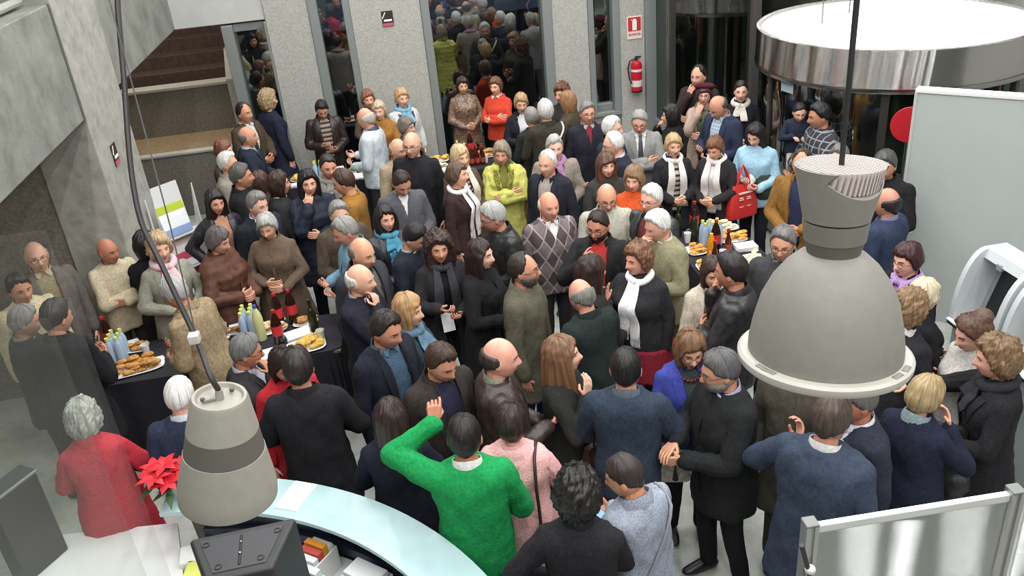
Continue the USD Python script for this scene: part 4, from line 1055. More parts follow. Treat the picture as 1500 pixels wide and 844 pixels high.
def arm_joints(side, spec, sex, b):
    S = np.array([.168 if sex == "m" else .148, -.008, 1.385 if sex == "m" else 1.365])
    S[0] *= 1 + (b - 1) * .5
    W = np.array(spec[0], float)
    l1, l2 = (.29, .265) if sex == "m" else (.275, .25)
    d = W - S; L = np.linalg.norm(d)
    if L > (l1 + l2) * .985:
        W = S + d / L * (l1 + l2) * .985; d = W - S; L = np.linalg.norm(d)
    x = (l1 * l1 - l2 * l2 + L * L) / (2 * L)
    h = math.sqrt(max(l1 * l1 - x * x, 0))
    hint = np.array(spec[4], float); hint -= d / L * (hint @ d / L)
    E = S + d / L * x + unit(hint) * h
    f = np.array([side, 1, 1.0])
    return S * f, E * f, W * f, np.array(spec[1], float) * f, np.array(spec[2], float) * f

def hand_at(side, W, d, n, pose):
    y = unit(d); z = -unit(np.array(n) - y * (np.array(n) @ y)); x = np.cross(y, z)
    m = HANDS[pose]
    if side * 1 > 0:        # right hand, palm down, fingers forward: the thumb points to -x
        m = m.mirror((1, 0, 0))
    R = np.stack([x, y, z], 1)
    return m.transform(np.hstack([R * .98, (W + y * .012)[:, None]]))

FACE = {}
def face_bits(sex):
    if sex not in FACE:
        p = sphpts(8)
        def ball(c, r):
            return tm(M3.hull_points(p * np.asarray(r) + c))
        ye = [face_y(sex, s * .031, .003) for s in (-1, 1)]
        y0 = np.mean(ye)
        ey = [ball((s * .031, y0 - .0035, .003), (.0125, .0072, .0052)) for s in (-1, 1)]
        ir = [ball((s * .031, y0 + .0022, .0035), (.0055, .003, .0052)) for s in (-1, 1)]
        br = []
        for s in (-1, 1):
            q = [(s * x, face_y(sex, s * x, z) + .0015, z) for x, z in ((.014, .0215), (.025, .0255), (.037, .0245), (.046, .019))]
            br.append(tube(q, [.0028, .0036, .003, .0016], 6))
        ym = face_y(sex, 0, -.0625)
        fy = lambda x, z: face_y(sex, x, z) + .0005
        lip = trimesh.util.concatenate([tube([(x, fy(x, -.0595) + (.001 if abs(x) < .01 else -.001), -.0600 + 9. * x * x + (.0015 if abs(x) > .002 else 0)) for x in (-.027, -.018, -.008, 0, .008, .018, .027)], [.0014, .003, .0038, .0034, .0038, .003, .0014], 6),
                                        tube([(x, fy(x, -.067) - .0005, -.0680 + 14. * x * x) for x in (-.023, -.014, -.005, .005, .014, .023)], [.0012, .0038, .0048, .0048, .0038, .0012], 6)])
        th = np.linspace(0, 2 * np.pi, 15)
        gl = []
        for s in (-1, 1):
            c = (s * .032, y0 + .020, .0)
            gl.append(tube([(c[0] + .0225 * np.sign(np.cos(t)) * abs(np.cos(t)) ** .75, c[1] - .004 * abs(np.cos(t)), c[2] + .0155 * np.sign(np.sin(t)) * abs(np.sin(t)) ** .75) for t in th], .0017, 5))
            gl.append(tube([(s * .054, y0 + .015, .004), (s * .072, y0 - .03, .006), (s * .078, -.02, .006)], .0016, 5))
        gl.append(tube([(-.011, y0 + .02, .003), (0, y0 + .023, .006), (.011, y0 + .02, .003)], .0016, 5))
        FACE[sex] = ey, ir, br, lip, trimesh.util.concatenate(gl)
    return FACE[sex]


NPERSON = 0
def person(x, y, yaw, spec, zoff=0.0, child=False):
    global NPERSON
    NPERSON += 1
    seed = NPERSON
    rng = random.Random(seed)
    f = spec.split("|")
    H, sex, style_c, label = float(f[1]), ("m" if f[2] == "m" else "f"), f[4].split(":"), f[-1]
    K = {}
    for t in f[5:-1]:
        k, v = t.split("=", 1)
        K[k] = v
    X = dict((q.split(":") + [""])[:2] for q in K.get("x", "").split(",") if q)
    s = H / 1.72
    b = float(K.get("b", 1.0)); lean = math.radians(float(K.get("n", 0)))
    ht, hp, hr = map(float, K.get("h", "0,0,0").split(","))
    hs = 1.45 if child else 1.09
    zc = 1.72 - .118
    def fit(v):                                   # lean from the hips, then to size
        v = np.array(v, float)
        if lean:
            w = sstep(v[:, 2], .86, 1.04) * lean
            dy, dz = v[:, 1], v[:, 2] - .92
            up = v[:, 2] > .8
            c_, s_ = np.cos(w), np.sin(w)
            v[:, 1] = np.where(up, dy * c_ + dz * s_, dy); v[:, 2] = np.where(up, .92 + dz * c_ - dy * s_, v[:, 2])
        return v * s
    Rh = rotm((0, 0, 1), ht) @ rotm((1, 0, 0), -hp) @ rotm((0, 1, 0), hr)
    piv = np.array([0, -.01, -.085])
    hc = np.array([0, .02, zc])
    def hd(v):
        return fit((((np.asarray(v) * hs) - piv) @ Rh.T) + piv + hc)
    root = thing("person", label, "person", (x, y, zoff), yaw)
    add = lambda n, v, F, m, par=root: obj(n, (v, F), m, par, smooth=True)
    skin = skinmat(K.get("d", "d9a98c"))
    pose = POSES[K.get("p", "down")]
    # legs: a little stagger
    st = rng.uniform(-.07, .07); sp = .085 + .02 * rng.random()
    legs = []
    for sd in (-1, 1):
        legs.append((np.array([sd * .088, 0, .87]), np.array([sd * (sp + .004), .02 + sd * st * .6, .47]), np.array([sd * (sp + .012), -.03 + sd * st, .085])))
        if child:
            legs[-1] = (np.array([sd * .088, 0, .87]), np.array([sd * .14, .22, .72]), np.array([sd * .15, .20, .40]))
    arms = [arm_joints(sd, pose[0 if sd > 0 else 1], sex, b) for sd in (-1, 1)]
    hands = [pose[0 if sd > 0 else 1][3] for sd in (-1, 1)]
    # ---- body: one surface
    parts = [man(loft(torso_rings(sex, b, -.02, .84, 1.47), 14))]
    R4 = np.hstack([Rh * hs, (piv + hc - Rh @ piv)[:, None]])
    parts.append(HEADM[sex].transform(R4))
    nr = .056 if sex == "m" else .047
    parts.append(cone(np.array([0, -.012, 1.43]), nr + .006, (hc + Rh @ (np.array([0, -.018, -.06]) - piv) + piv), nr, 12))
    for (S, E, W, d, n), sd, hp_ in zip(arms, (-1, 1), hands):
        parts += [cone(S, .05, E, .036, 8), cone(E, .036, W, .026, 8), hand_at(sd, W, d, n, hp_)]
    for hip, kn, an in legs:
        parts += [cone(hip, .075, kn, .05, 8), cone(kn, .05, an, .036, 8), cone(an, .036, an + (0, .05, -.05), .03, 6)]
    body = M3.batch_boolean(parts, manifold3d.OpType.Add)
    v, F, _ = meshkit.arrays(body)
    bd = add("body", fit(v), F, skin)
    ey, ir, br, lip, gls = face_bits(sex)
    eyem = plain("eye_white", "b5aaa2", .3); irm = plain("eye_iris", "2a1c14", .25)
    hx = style_c[1]
    browc = "%02x%02x%02x" % tuple(int(int(hx[i:i + 2], 16) * .75) for i in (0, 2, 4))
    for e, i_ in zip(ey, ir):
        add("eye", hd(e.vertices), e.faces, eyem, bd)
    for i_ in ir:
        add("iris", hd(i_.vertices), i_.faces, irm, bd)
    for e in br:
        add("eyebrow", hd(e.vertices), e.faces, hairmat(browc), bd)
    add("lips", hd(lip.vertices), lip.faces, plain("lips_" + ("m" if sex == "m" else "f"), "a8655a" if sex == "m" else "b04f4c", .4), bd)
    # ---- hair
    hm = hairmat(hx)
    if style_c[0] != "shaved":
        hv, hf, huv = hair_verts(style_c[0], sex, seed), HF, HUV
        if style_c[0] in ("updo", "pulled"):
            huv = None
        if style_c[0] == "updo":
            bun = sphpts(14); M_ = man((hv, hf)) + M3.hull_points(bun * (.062, .055, .055) + (0, -.075, .085))
            hv, hf, _ = meshkit.arrays(M_)
            hv = hv + (meshkit.noise(hv * 60, seed)[:, None] - .5) * .008
        if style_c[0] == "pulled":
            M_ = man((hv, hf)) + M3.hull_points(sphpts(12) * (.035, .035, .035) + (0, -.115, .02))
            hv, hf, _ = meshkit.arrays(M_)
        obj("hair", (hd(hv), hf), hairmat(hx, huv is not None), root, smooth=True, uv=huv)
    if "beard" in X:
        add("beard", hd(beard_verts(sex)), GF, hairmat(X["beard"]))
    if "glasses" in X:
        add("glasses", hd(gls.vertices), gls.faces, plain("glasses_frame", "2a2422", .3))
    if "beret" in X:
        t = np.array([(0.0, .02), (.088, .02), (.112, .045), (.118, .062), (.1, .082), (.05, .098), (0, .1)])
        bv, bf, _ = meshkit.arrays(lathe(t, 24))
        bv = bv @ rotm((1, 0, 0), 14).T + (0, -.012, .034)
        add("beret", hd(bv), bf, cloth("wool", X["beret"]))
    # ---- trousers or bare legs, shoes
    lm = cloth("denim" if K["l"] in ("263048", "27324a") else "plain", K["l"])
    o = .016
    tp = [man(loft(torso_rings(sex, b, -.004, .82, .96), 16))]
    for hip, kn, an in legs:
        tp += [cone(hip, .092, kn, .066, 10), cone(kn, .066, an + (0, 0, .0), .056, 10)]
    tv, tf, _ = meshkit.arrays(M3.batch_boolean(tp, manifold3d.OpType.Add).refine_to_length(.05))
    tv, tf = soften((tv, tf), 3)
    tv = tv + normals(tv, tf) * ((meshkit.noise(tv * (16, 16, 9) + seed, seed)[:, None] - .5) * .012)
    add("trousers", fit(tv), tf, lm)
    for hip, kn, an in legs:
        sv, sf, _ = meshkit.arrays(blob([(an + (0, -.035, -.045), (.036, .036, .038)), (an + (0, .02, -.03), (.04, .04, .045)), (an + (0, .10, -.055), (.044, .05, .028)), (an + (0, .145, -.06), (.036, .04, .022))], 10))
        sv[:, 2] = np.maximum(sv[:, 2], .0 if not child else -9)
        add("shoe", fit(sv), sf, plain("shoe_leather", "1b191a", .35))
    # ---- inner layer
    ok, oc, opn, hem = K["o"].split(","); hem = float(hem)
    rin = torso_rings(sex, b, .006, .84, 1.455)
    if opn == "v" and "i" not in K and "c" in K:
        K["i"] = "plain," + K["c"].split(",")[1]
    if "i" in K:
        ik, ic = K["i"].split(",")
        iv, if_, _ = meshkit.arrays(man(loft(rin, 24)).refine_to_length(.05))
        add("shirt", fit(iv), if_, cloth(ik, ic))
    # ---- outer layer
    thick = {"puff": .034, "fur": .034, "knit": .016, "boucle": .024}.get(ok, .02)
    long_ = hem < .66
    rout = torso_rings(sex, b, thick, hem, 1.475, .10 if long_ else .0)
    T = man(loft(rout, 28))
    W_ = {"v": [(-.07, 1.52), (.07, 1.52), (0, 1.26)], "V": [(-.075, 1.52), (.075, 1.52), (.012, 1.08), (-.012, 1.08)],
          "w": [(-.075, 1.52), (.075, 1.52), (.075, 1.36), (.05, hem - .05), (-.05, hem - .05), (-.075, 1.36)]}.get(opn)
    if W_:
        T = T - M3.extrude(manifold3d.CrossSection([np.array(W_)[::-1]]), .6).rotate((90, 0, 0)).translate((0, .63, 0))
    ops = [T]
    sr = (.074, .06, .050) if sex == "m" else (.066, .055, .046)
    ex = {"puff": .016, "fur": .012}.get(ok, 0)
    for (S, E, W, d, n) in arms:
        We = W - unit(W - E) * .012
        ops += [cone(S, sr[0] + ex, E, sr[1] + ex, 12), cone(E, sr[1] + ex, We, sr[2] + ex * .6, 12)]
    G = M3.batch_boolean(ops, manifold3d.OpType.Add).refine_to_length(.034)
    gv, gf, _ = meshkit.arrays(G)
    gv, gf = soften((gv, gf), 7)
    nn = normals(gv, gf)
    fold = (meshkit.noise(gv * (15, 15, 7) + seed * 3.1, seed) - .5) * .022 + (meshkit.noise(gv * (30, 30, 20) + seed, seed + 1) - .5) * .012
    if ok == "puff":
        fold += .010 * np.abs(np.sin(gv[:, 2] * 38)) - .005
    if ok in ("fur", "boucle"):
        fold += (meshkit.noise(gv * 70, seed) - .5) * .012
    gv = gv + nn * (fold + .006)[:, None]
    nm = {"knit": "sweater", "puff": "coat", "fur": "coat", "denim": "jacket"}.get(ok, "coat" if long_ else "jacket")
    gm = cloth(ok, oc)
    gar = add(nm, fit(gv), gf, gm)
    if "hem" in X:
        hv_, hf_, _ = meshkit.arrays(man(loft(torso_rings(sex, b, .034, .60, .87, .12), 24)).refine_to_length(.05))
        add("skirt", fit(hv_), hf_, cloth("plain", X["hem"]))
    # ---- collar: a band round the neck, open in front
    def band(r0, r1, z0, z1, gap, thk, mt, name, drop=.02, fz=.0):
        ph = np.radians(np.linspace(gap, 360 - gap, 23))
        c = np.cos(ph)                                    # 1 at the front
        P0 = np.stack([-np.sin(ph) * r0, c * r0 * .92 - .006, z0 - drop * c + 0 * ph], 1)
        P1 = np.stack([-np.sin(ph) * r1, c * r1 * .92 - .006, z1 - (drop + fz) * c], 1)
        wd = P1 - P0; w = np.linalg.norm(wd, axis=1)
        m = ribbon((P0 + P1) / 2, wd / w[:, None], w, thk)
        add(name, fit(m.vertices), m.faces, mt, gar)
    if opn == "w" or opn == "V":                          # lapels along the opening
        zb = 1.08 if opn == "V" else max(hem + .25, .95)
        zz = np.linspace(1.46, zb, 8)
        for sd in (-1, 1):
            if opn == "V":
                xi = np.interp(zz, [1.08, 1.52], [.012, .075])
            else:
                xi = np.interp(zz, [hem, 1.36, 1.5], [.05, .075, .07])
            wd_ = np.interp(zz, [zb, zb + .1, 1.36, 1.46], [.004, .03, .062, .05])
            P = np.array([((xi[k] + wd_[k] / 2) * sd, front_y(rout, xi[k] + wd_[k] / 2, min(zz[k], 1.47)) + .010, zz[k]) for k in range(8)])
            Q0 = np.array([(xi[k] * sd, front_y(rout, xi[k], min(zz[k], 1.47)) + .010, zz[k]) for k in range(8)])
            D = P - Q0; D /= np.linalg.norm(D, axis=1)[:, None] + 1e-9
            m = ribbon(P, D, wd_, .011)
            cc = K.get("c", "")
            add("lapel", fit(m.vertices), m.faces, cloth("fur", cc[4:]) if cc.startswith("fur") else cloth(ok, cc[5:]) if cc.startswith("coat") else gm, gar)
    nk = nr + .012
    if "c" in K:
        ck, cc = K["c"].split(",")
        if ck == "shirt":
            band(nk + .012, nk + .004, 1.447, 1.497, 12, .006, cloth("plain", cc), "shirt_collar", .022, .006)
            for sd in (-1, 1):                            # collar points
                m = ribbon([(sd * .012, .066, 1.475), (sd * .035, .075, 1.455), (sd * .062, .068, 1.462)], np.array([[sd * .25, .25, -.93]] * 3), [.02, .055, .03], .006)
                add("collar_point", fit(m.vertices), m.faces, cloth("plain", cc), gar)
        elif ck == "turtle":
            band(nk + .012, nk + .008, 1.44, 1.515, 1, .014, cloth(ok, cc), "collar", .012)
        else:
            kd = "fur" if ck == "fur" else ok
            band(nk + .052 if ck == "fur" else nk + .038, nk + .012, 1.432, 1.500, 24, .03 if ck == "fur" else .012, cloth(kd, cc), "collar", .03)
    elif opn == "z":
        band(nk + .035, nk + .016, 1.435, 1.498, 14, .012, gm, "collar", .026)
    elif opn == "n":
        band(nk + .022, nk + .014, 1.452, 1.476, 1, .010, gm, "collar", .018)
    elif opn in ("w", "V"):
        band(nk + .034, nk + .016, 1.437, 1.496, 34, .012, gm, "collar", .02)
    if opn == "z":                                        # front placket
        zz = np.linspace(1.44, hem + .04, 9)
        m = ribbon([(0, front_y(rout, 0, z) + .006, z) for z in zz], np.array([[1., 0, 0]] * 9), .03, .006)
        add("placket", fit(m.vertices), m.faces, gm, gar)
    # ---- accessories that are worn
    if "tie" in X:
        zz = [1.455, 1.43, 1.36, 1.22, 1.08]
        m = ribbon([(0, front_y(rin, 0, z) + .008, z) for z in zz], np.array([[1., 0, 0]] * 5), [.04, .034, .045, .06, .07], .008)
        add("tie", fit(m.vertices), m.faces, cloth("satin", X["tie"]))
    for kx in ("scarf", "scarfhang"):
        if kx in X:
            sm = cloth("wool", X[kx])
            th = np.linspace(0, 2 * np.pi, 25)
            ring = tube([(.088 * np.sin(t), .084 * np.cos(t) + .004, 1.462 - .022 * np.cos(t) + .006 * np.sin(3 * t)) for t in th], .034 if kx == "scarf" else .03, 10)
            rv = ring.vertices + (meshkit.noise(ring.vertices * 45, seed)[:, None] - .5) * .016 * unit(ring.vertices - (0, 0, 1.46))
            sc = add("scarf", fit(rv), ring.faces, sm)
            zend = .98 if kx == "scarfhang" else 1.28
            for sd, ze in ((-1, zend), (1, zend + .05)):
                zz = np.linspace(1.45, ze, 9)
                xo = .055 if kx == "scarfhang" and opn == "w" and "e" not in X else .02
                P = [(sd * (xo + .004 * k), front_y(rout, xo, min(z, 1.46)) + .02 + .004 * math.sin(k * 1.7 + seed), z) for k, z in enumerate(zz)]
                m = ribbon(P, np.array([[1., .1 * sd, 0]] * 9), [.05, .06, .07, .075, .08, .08, .085, .085, .085], .018)
                add("scarf_end", fit(m.vertices), m.faces, sm, sc)
                if kx == "scarfhang":
                    fr = []
                    for k in range(7):
                        xk = P[-1][0] + (k - 3) * .0125
                        fr.append(tube([(xk, P[-1][1], ze + .005), (xk + .003, P[-1][1] + .002, ze - .035), (xk - .002, P[-1][1], ze - .07)], [.005, .0045, .003], 5))
                    fr = trimesh.util.concatenate(fr)
                    add("fringe", fit(fr.vertices), fr.faces, sm, sc)
    if "necklace" in X:
        th = np.linspace(-1.9, 1.9, 13)
        bd_ = trimesh.util.concatenate([tm(M3.hull_points(sphpts(6) * .011 + (.075 * math.sin(t), front_y(rin, .075 * math.sin(t), 1.43) * .0 + .05 + .055 * math.cos(t), 1.455 - .05 * math.cos(t)))) for t in th])
        add("necklace", fit(bd_.vertices), bd_.faces, plain("necklace_beads", X["necklace"], .3))
    if "strap" in X or "strapv" in X:
        th = np.linspace(0, 2 * np.pi, 33)
        a_, d_ = .215 * (1 + (b - 1)), .172
        sc_ = X.get("strap") or X["strapv"]
        P = np.array([(.012 + .19 * math.sin(t) * 1.0, .16 * math.cos(t), 1.20 + .27 * math.sin(t)) for t in th])
        R_ = np.array(rout)
        for k in range(len(P)):                            # hug the torso
            xx, zz = np.clip(P[k][0], -.15, .17), np.clip(P[k][2], hem + .05, 1.46)
            yy = front_y(rout, xx, zz) - np.interp(zz, R_[:, 0], R_[:, 3])
            P[k] = (xx, np.interp(zz, R_[:, 0], R_[:, 3]) + (yy + .016) * math.cos(th[k]) / max(abs(math.cos(th[k])), .25), P[k][2] if zz == P[k][2] else zz)
        if "strapv" in X:
            P = np.array([(.135 + .04 * (1.46 - z) * .6, front_y(rout, .135, min(z, 1.44)) * 1.0 + .014 if f_ else -.02 - np.interp(z, R_[:, 0], R_[:, 2]) * .86 - .012, z) for f_, zz in ((1, np.linspace(.86, 1.43, 8)), (0, np.linspace(1.43, .86, 8))) for z in zz])
            P[7:9, 2] += .012
        m = tube(P, .011, 6)
        add("bag_strap", fit(m.vertices), m.faces, plain("strap_" + sc_, sc_, .5))
    return root
PEOPLE = [
 "-1.84,11.19,-126|1.74|m|0|recede:2e211b|d=c08a68|o=wool,4a3f33,V,.74|i=plain,cfccc6|c=shirt,d8d5d0|l=2c2a2b|p=clasp|man in a brown suit jacket and open white collar, rearmost beside the terrace wall",
 "-1.57,11.57,-52|1.76|w|0|curly:a88a5c|o=wool,232637,n,.55|l=22222a|p=down|h=-10,0,0|woman with curly sandy hair in a long navy coat, back turned by the left window",
 "-1.72,10.26,-86|1.68|m|0|bald:6e6762|d=c58f70|o=plain,262a38,V,.78|i=plain,b9c0cc|c=shirt,b9c0cc|l=2a2a30|p=clasp|balding man in a navy blazer just below the man in the brown suit jacket",
 "-1.95,9.93,-109|1.64|w|0|short:7c4630|o=wool,4a3a36,n,.72|l=2a2626|p=clasp|woman of whom only auburn hair shows behind a white-haired man near the terrace",
 "-1.84,9.38,-99|1.66|m|0|full:d2cec4|d=cf9c7e|o=plain,8a8478,z,.78|l=3a3836|p=clasp|b=1.05|white-haired man in a pale grey jacket beside the granite terrace wall",
 "-1.60,8.63,-90|1.74|m|0|full:55504c|d=b98262|o=plain,1f1e22,z,.74|l=232226|p=clasp|dark-grey-haired man in black seen in profile, beside the pale grey jacket",
 "-0.88,11.35,-171|1.64|m|0|full:2b1d18|d=b98468|o=leather,2a211f,w,.78|i=stripe,9c8d7c|l=24222a|p=hold|h=0,28,0|man in a dark leather jacket over a striped beige sweater, by the first granite pillar",
 "-0.28,11.69,-169|1.58|w|0|short:8a5436|d=d8a684|o=wool,5a4a40,n,.72|l=2a2828|p=clasp|woman with reddish hair mostly hidden behind the bald man in a white jacket",
 "-0.27,10.18,72|1.74|m|0|bald:b8aea4|d=d09c80|o=satin,c4ccd2,z,.80|c=coat,3c4456|l=2e2e34|p=hold|h=-12,10,0|bald man in a silvery white jacket with dark collar, turned left at the back buffet",
 "-0.14,11.07,166|1.57|w|0|short:c4ab84|d=d8ac8e|o=plain,9a6a34,n,.74|l=33302e|p=clasp|older blonde woman in a mustard jacket behind the silvery white jacket",
 "0.16,11.34,-159|1.63|w|0|short:c2975e|d=dcb092|o=wool,cfcfcc,V,.80|i=plain,6f9fb8|c=coat,44485e|x=scarf:79aac0|l=3c3c44|p=down|blonde woman in a white jacket with a light blue scarf before the granite pillar",
 "0.14,10.13,-121|1.58|w|0|short:6f665c|d=c89a7c|o=wool,55504a,n,.72|l=2c2a2a|p=clasp|woman with short grey-brown hair facing right, under the blonde woman in white",
 "0.00,9.09,-150|1.66|m|0|bald:9a8c7c|d=d4a284|o=plain,a5937a,w,.76|i=plain,c9b36a|c=shirt,b8a890|l=4a443c|p=clasp|h=10,5,0|bald man in an open beige jacket over a yellowish shirt",
 "0.17,8.71,159|1.82|m|0|bald:8a847e|d=d0a084|o=wool,232326,z,.62|l=222226|p=down|x=glasses|bald man in a black overcoat right behind the beige jacket",
 "1.02,11.89,-173|1.55|w|0|short:38201c|d=cf9a7c|o=glitter,7c6350,n,.70|l=2a2424|p=clasp|b=1.08|woman with dark red hair in a shiny brown patterned jacket at the back table",
 "1.45,11.55,145|1.57|w|0|short:6a4428|d=dca888|o=knit,cc4530,n,.80|c=shirt,efe6de|l=232126|p=cross|woman in a bright red-orange sweater with a white collar, arms crossed",
 "1.60,10.49,179|1.60|w|0|short:b08a54|d=dba889|o=plain,22222a,w,.74|i=print,c8cdd2|l=25252c|p=hold|h=0,8,0|blonde woman in an open black jacket over a silvery print top",
 "1.63,9.89,21|1.56|m|0|full:8e8880|d=c4967a|o=wool,2a2c2c,z,.70|l=26262a|p=hold|grey-haired man in a dark coat with his back turned, next to the silvery print top",
 "1.73,9.49,5|1.74|m|0|full:c6c4bf|d=c79a80|o=wool,3a362e,z,.70|l=2b2a2a|p=clasp|x=strap:d8d0c2|white-haired man from behind with a pale strap over a dark brown coat",
 "2.16,10.58,129|1.62|w|0|curly:6a3d26|d=cf9c7e|o=wool,34302c,n,.70|l=26262a|p=clasp|woman with reddish brown curls half hidden at the third granite pillar",
 "2.13,10.09,43|1.64|w|0|bob:9a6a40|d=d5a282|o=wool,4a4233,n,.55|l=2a2826|p=hold|woman with light brown bob in a long olive brown coat, facing the pillar",
 "2.18,9.39,179|1.70|m|0|full:7d7770|d=cf977c|o=knit,2a2a33,v,.80|i=plain,8c2b3c|c=shirt,b9b4b4|x=glasses|l=2c2c34|p=down|grey-haired man with glasses in a dark cardigan with red front, below the window",
 "2.27,8.73,-125|1.69|m|0|full:d4d0c8|d=d6a68c|o=plain,262a36,z,.78|l=2a2a30|p=clasp|white-haired man in navy leaning right behind another white-haired man",
 "2.21,8.25,95|1.68|m|0|recede:dedad2|d=dba98f|o=wool,262b38,V,.76|i=plain,c9c4c0|c=shirt,d8d4d0|x=glasses|l=2a2a30|p=hold|h=-10,10,0|white-haired man with glasses in a navy blazer in profile to the left",
 "2.64,8.88,166|1.69|m|0|full:9c9790|d=d29c80|o=wool,8d8c89,V,.78|i=plain,dcdad8|c=shirt,e4e2e0|x=tie:3a3a42,glasses|l=8d8c89|p=cross|h=-6,14,0|smiling man in a light grey suit with dark tie, arms crossed",
 "3.14,9.26,66|1.56|w|0|bob:1f1716|d=d6a488|o=wool,1f1d20,n,.70|l=201e22|p=mouth|short person with dark hair raising a hand to the face near the glass corner",
 "3.75,10.07,135|1.77|m|0|recede:241a18|d=c99478|o=wool,352a2a,z,.66|l=262226|p=chin|tall dark-haired man with hand over mouth, rearmost beside the dark glass",
 "3.67,9.66,151|1.65|w|0|cap:4c1f28|d=d8a58c|o=wool,b0988a,w,.68|i=plain,6a6a54|x=glasses,scarf:63634c,beret:4a1c26|l=4a3c38|p=chin|woman in a burgundy beret and glasses with a green scarf",
 "3.60,8.92,118|1.74|m|0|bald:4a4440|d=c58e70|o=plain,2c3346,w,.78|i=check,93a3b8|c=shirt,a8b6c8|l=2c3040|p=hold|h=-10,32,0|balding man in a navy jacket and checked blue shirt looking down",
 "4.08,9.57,157|1.66|w|0|pulled:231a18|d=dcae94|o=wool,232228,w,.70|i=plain,2a2a30|x=scarf:d4ccc0|l=24232a|p=clasp|woman with dark hair pulled back and a cream scarf, behind the balding man in navy",
 "3.65,8.11,144|1.64|w|0|long:1d1415|d=dcab90|o=knit,9cbfd2,n,.80|c=coat,2e3240|l=22222a|p=hold|h=-12,22,0|woman with long dark hair in a pale blue sweater holding a red bag",
 "4.31,8.03,90|1.76|m|0|full:191416|d=b98060|o=plaid,3a383c,z,.80|l=26262c|p=carry|h=-10,8,0|dark-haired man in a plaid shirt carrying a small child",
 "3.99,7.07,141|1.66|m|0|full:6e6c68|d=c99a80|o=plain,3a3a40,z,.76|l=2c2c30|p=clasp|grey-haired man mostly hidden behind the bell lamp grille",
 "4.14,6.55,130|1.76|m|0|full:4c4a48|d=c08a70|o=plain,1f1e21,z,.76|c=coat,1f1e21|l=232226|p=clasp|h=0,12,0|b=1.08|stout man with dark grey hair in a black zipped jacket beside the grey partition",
 "3.80,5.91,32|1.68|m|0|bald:241e1c|d=bd866c|o=plain,303a50,z,.78|c=shirt,8a7f9c|l=23232a|p=hold|balding man from behind in a blue jacket, right of the bell lamp",
 "3.59,6.99,141|1.70|m|0|recede:3a2c24|d=c48c6c|o=plain,85602f,w,.76|i=knit,2d3450|l=33363f|p=clasp|man in an open mustard jacket over a navy sweater, left of the bell lamp",
 "2.81,8.28,179|1.56|w|0|short:c09c60|d=dcaa8c|o=wool,28272b,w,.62|i=stripe,bcb6b0|x=scarfhang:dcd6d0|l=232226|p=clasp|blonde woman in a black coat with a long white scarf and striped top",
 "3.21,8.08,138|1.56|w|0|short:7a4c2c|d=dca584|o=wool,2b292b,w,.62|i=plain,e4deda|x=scarfhang:e2dcd8|l=232226|p=clasp|h=-5,20,0|short-haired woman in a black coat and white scarf, looking down at the right buffet",
 "1.08,8.63,169|1.62|w|0|bob:8f8068|d=d69c80|o=puff,c2c064,V,.55|i=knit,77743a|c=fur,7c7b38|l=4a4a34|p=cross|h=-8,6,0|woman in a bright yellow-green coat with furry collar, arms crossed",
 "0.62,8.61,-152|1.64|w|0|bob:c8a874|d=e0b092|o=wool,5a4a40,w,.62|i=print,4a342c|x=scarfhang:d8ccbc|l=2c2828|p=clasp|fair-haired woman with an open cream scarf over brown print, left of the yellow-green coat",
 "0.53,8.09,-119|1.62|w|0|short:5c3e2c|d=d8a488|o=wool,3a2a28,w,.50|i=plain,e6ddda|x=scarfhang:e4dcd8|l=2a2224|p=down|h=15,-5,-8|woman in a long dark brown coat with white scarf, in profile to the right",
 "1.59,8.40,177|1.68|m|0|full:a8a49c|d=d8ae98|o=plain,8c8276,w,.70|i=plain,a878a8|x=scarf:a878a2|l=5a5048|p=clasp|person with light hair and a purple scarf over a taupe jacket",
 "1.43,7.90,140|1.70|m|0|recede:d6d4d0|d=d2a084|o=plain,25262e,w,.76|i=plain,a59a92|c=coat,25262e|l=24242a|p=down|white-haired man in a dark navy jacket below the purple scarf",
 "1.98,7.84,-176|1.62|w|0|longb:5e3a24|d=e0b298|o=wool,3a3836,n,.68|l=2a2828|p=clasp|woman with brown fringe and shoulder-length hair in dark grey",
 "2.15,7.42,154|1.60|w|0|bobl:8e6a44|d=e2ae94|o=knit,d0562a,n,.80|c=turtle,d0562a|l=33343c|p=clasp|h=-8,4,0|woman with fair hair in an orange turtleneck sweater",
 "1.73,6.87,170|1.70|m|0|bald:5a5450|d=d29878|o=plain,b2aea0,z,.78|c=coat,a8a498|x=glasses|l=4a4a48|p=clasp|h=4,12,0|bald man with glasses in a pale stone jacket, in front of the orange turtleneck",
 "2.08,6.65,128|1.70|m|0|full:d6d4cf|d=d8a48c|o=leather,2b2c2d,w,.78|i=plain,6a3434|x=glasses|l=2a2a2c|p=clasp|white-haired man with glasses in a black jacket near the right buffet",
 "1.99,6.12,117|1.70|m|0|full:dcd9d2|d=d4a088|o=plain,8a8468,z,.74|c=shirt,dcd6cc|l=4a483c|p=mouth|h=-15,14,0|white-haired man in an olive tan jacket raising a hand to his mouth",
 "1.51,6.25,154|1.72|m|0|crop:2a1e1a|d=b87e62|o=plain,222224,w,.78|i=plain,b23a34|x=glasses,beard:2a1a16|l=26262c|p=point|h=-10,8,0|bearded man with glasses and a red shirt under a black jacket, finger at his mouth",
 "1.21,6.86,-168|1.69|m|0|bald:c0b6ac|d=d49274|o=argyle,54494a,v,.80|c=shirt,e2dcd8|l=3a363a|p=down|b=1.06|smiling bald man in a grey-brown argyle sweater",
 "0.82,6.74,102|1.73|m|0|full:a8a49e|d=c98a74|o=leather,242524,z,.74|x=glasses|l=26262a|p=hold|n=6|h=-10,8,0|grey-haired man with glasses in a black leather jacket in profile to the left",
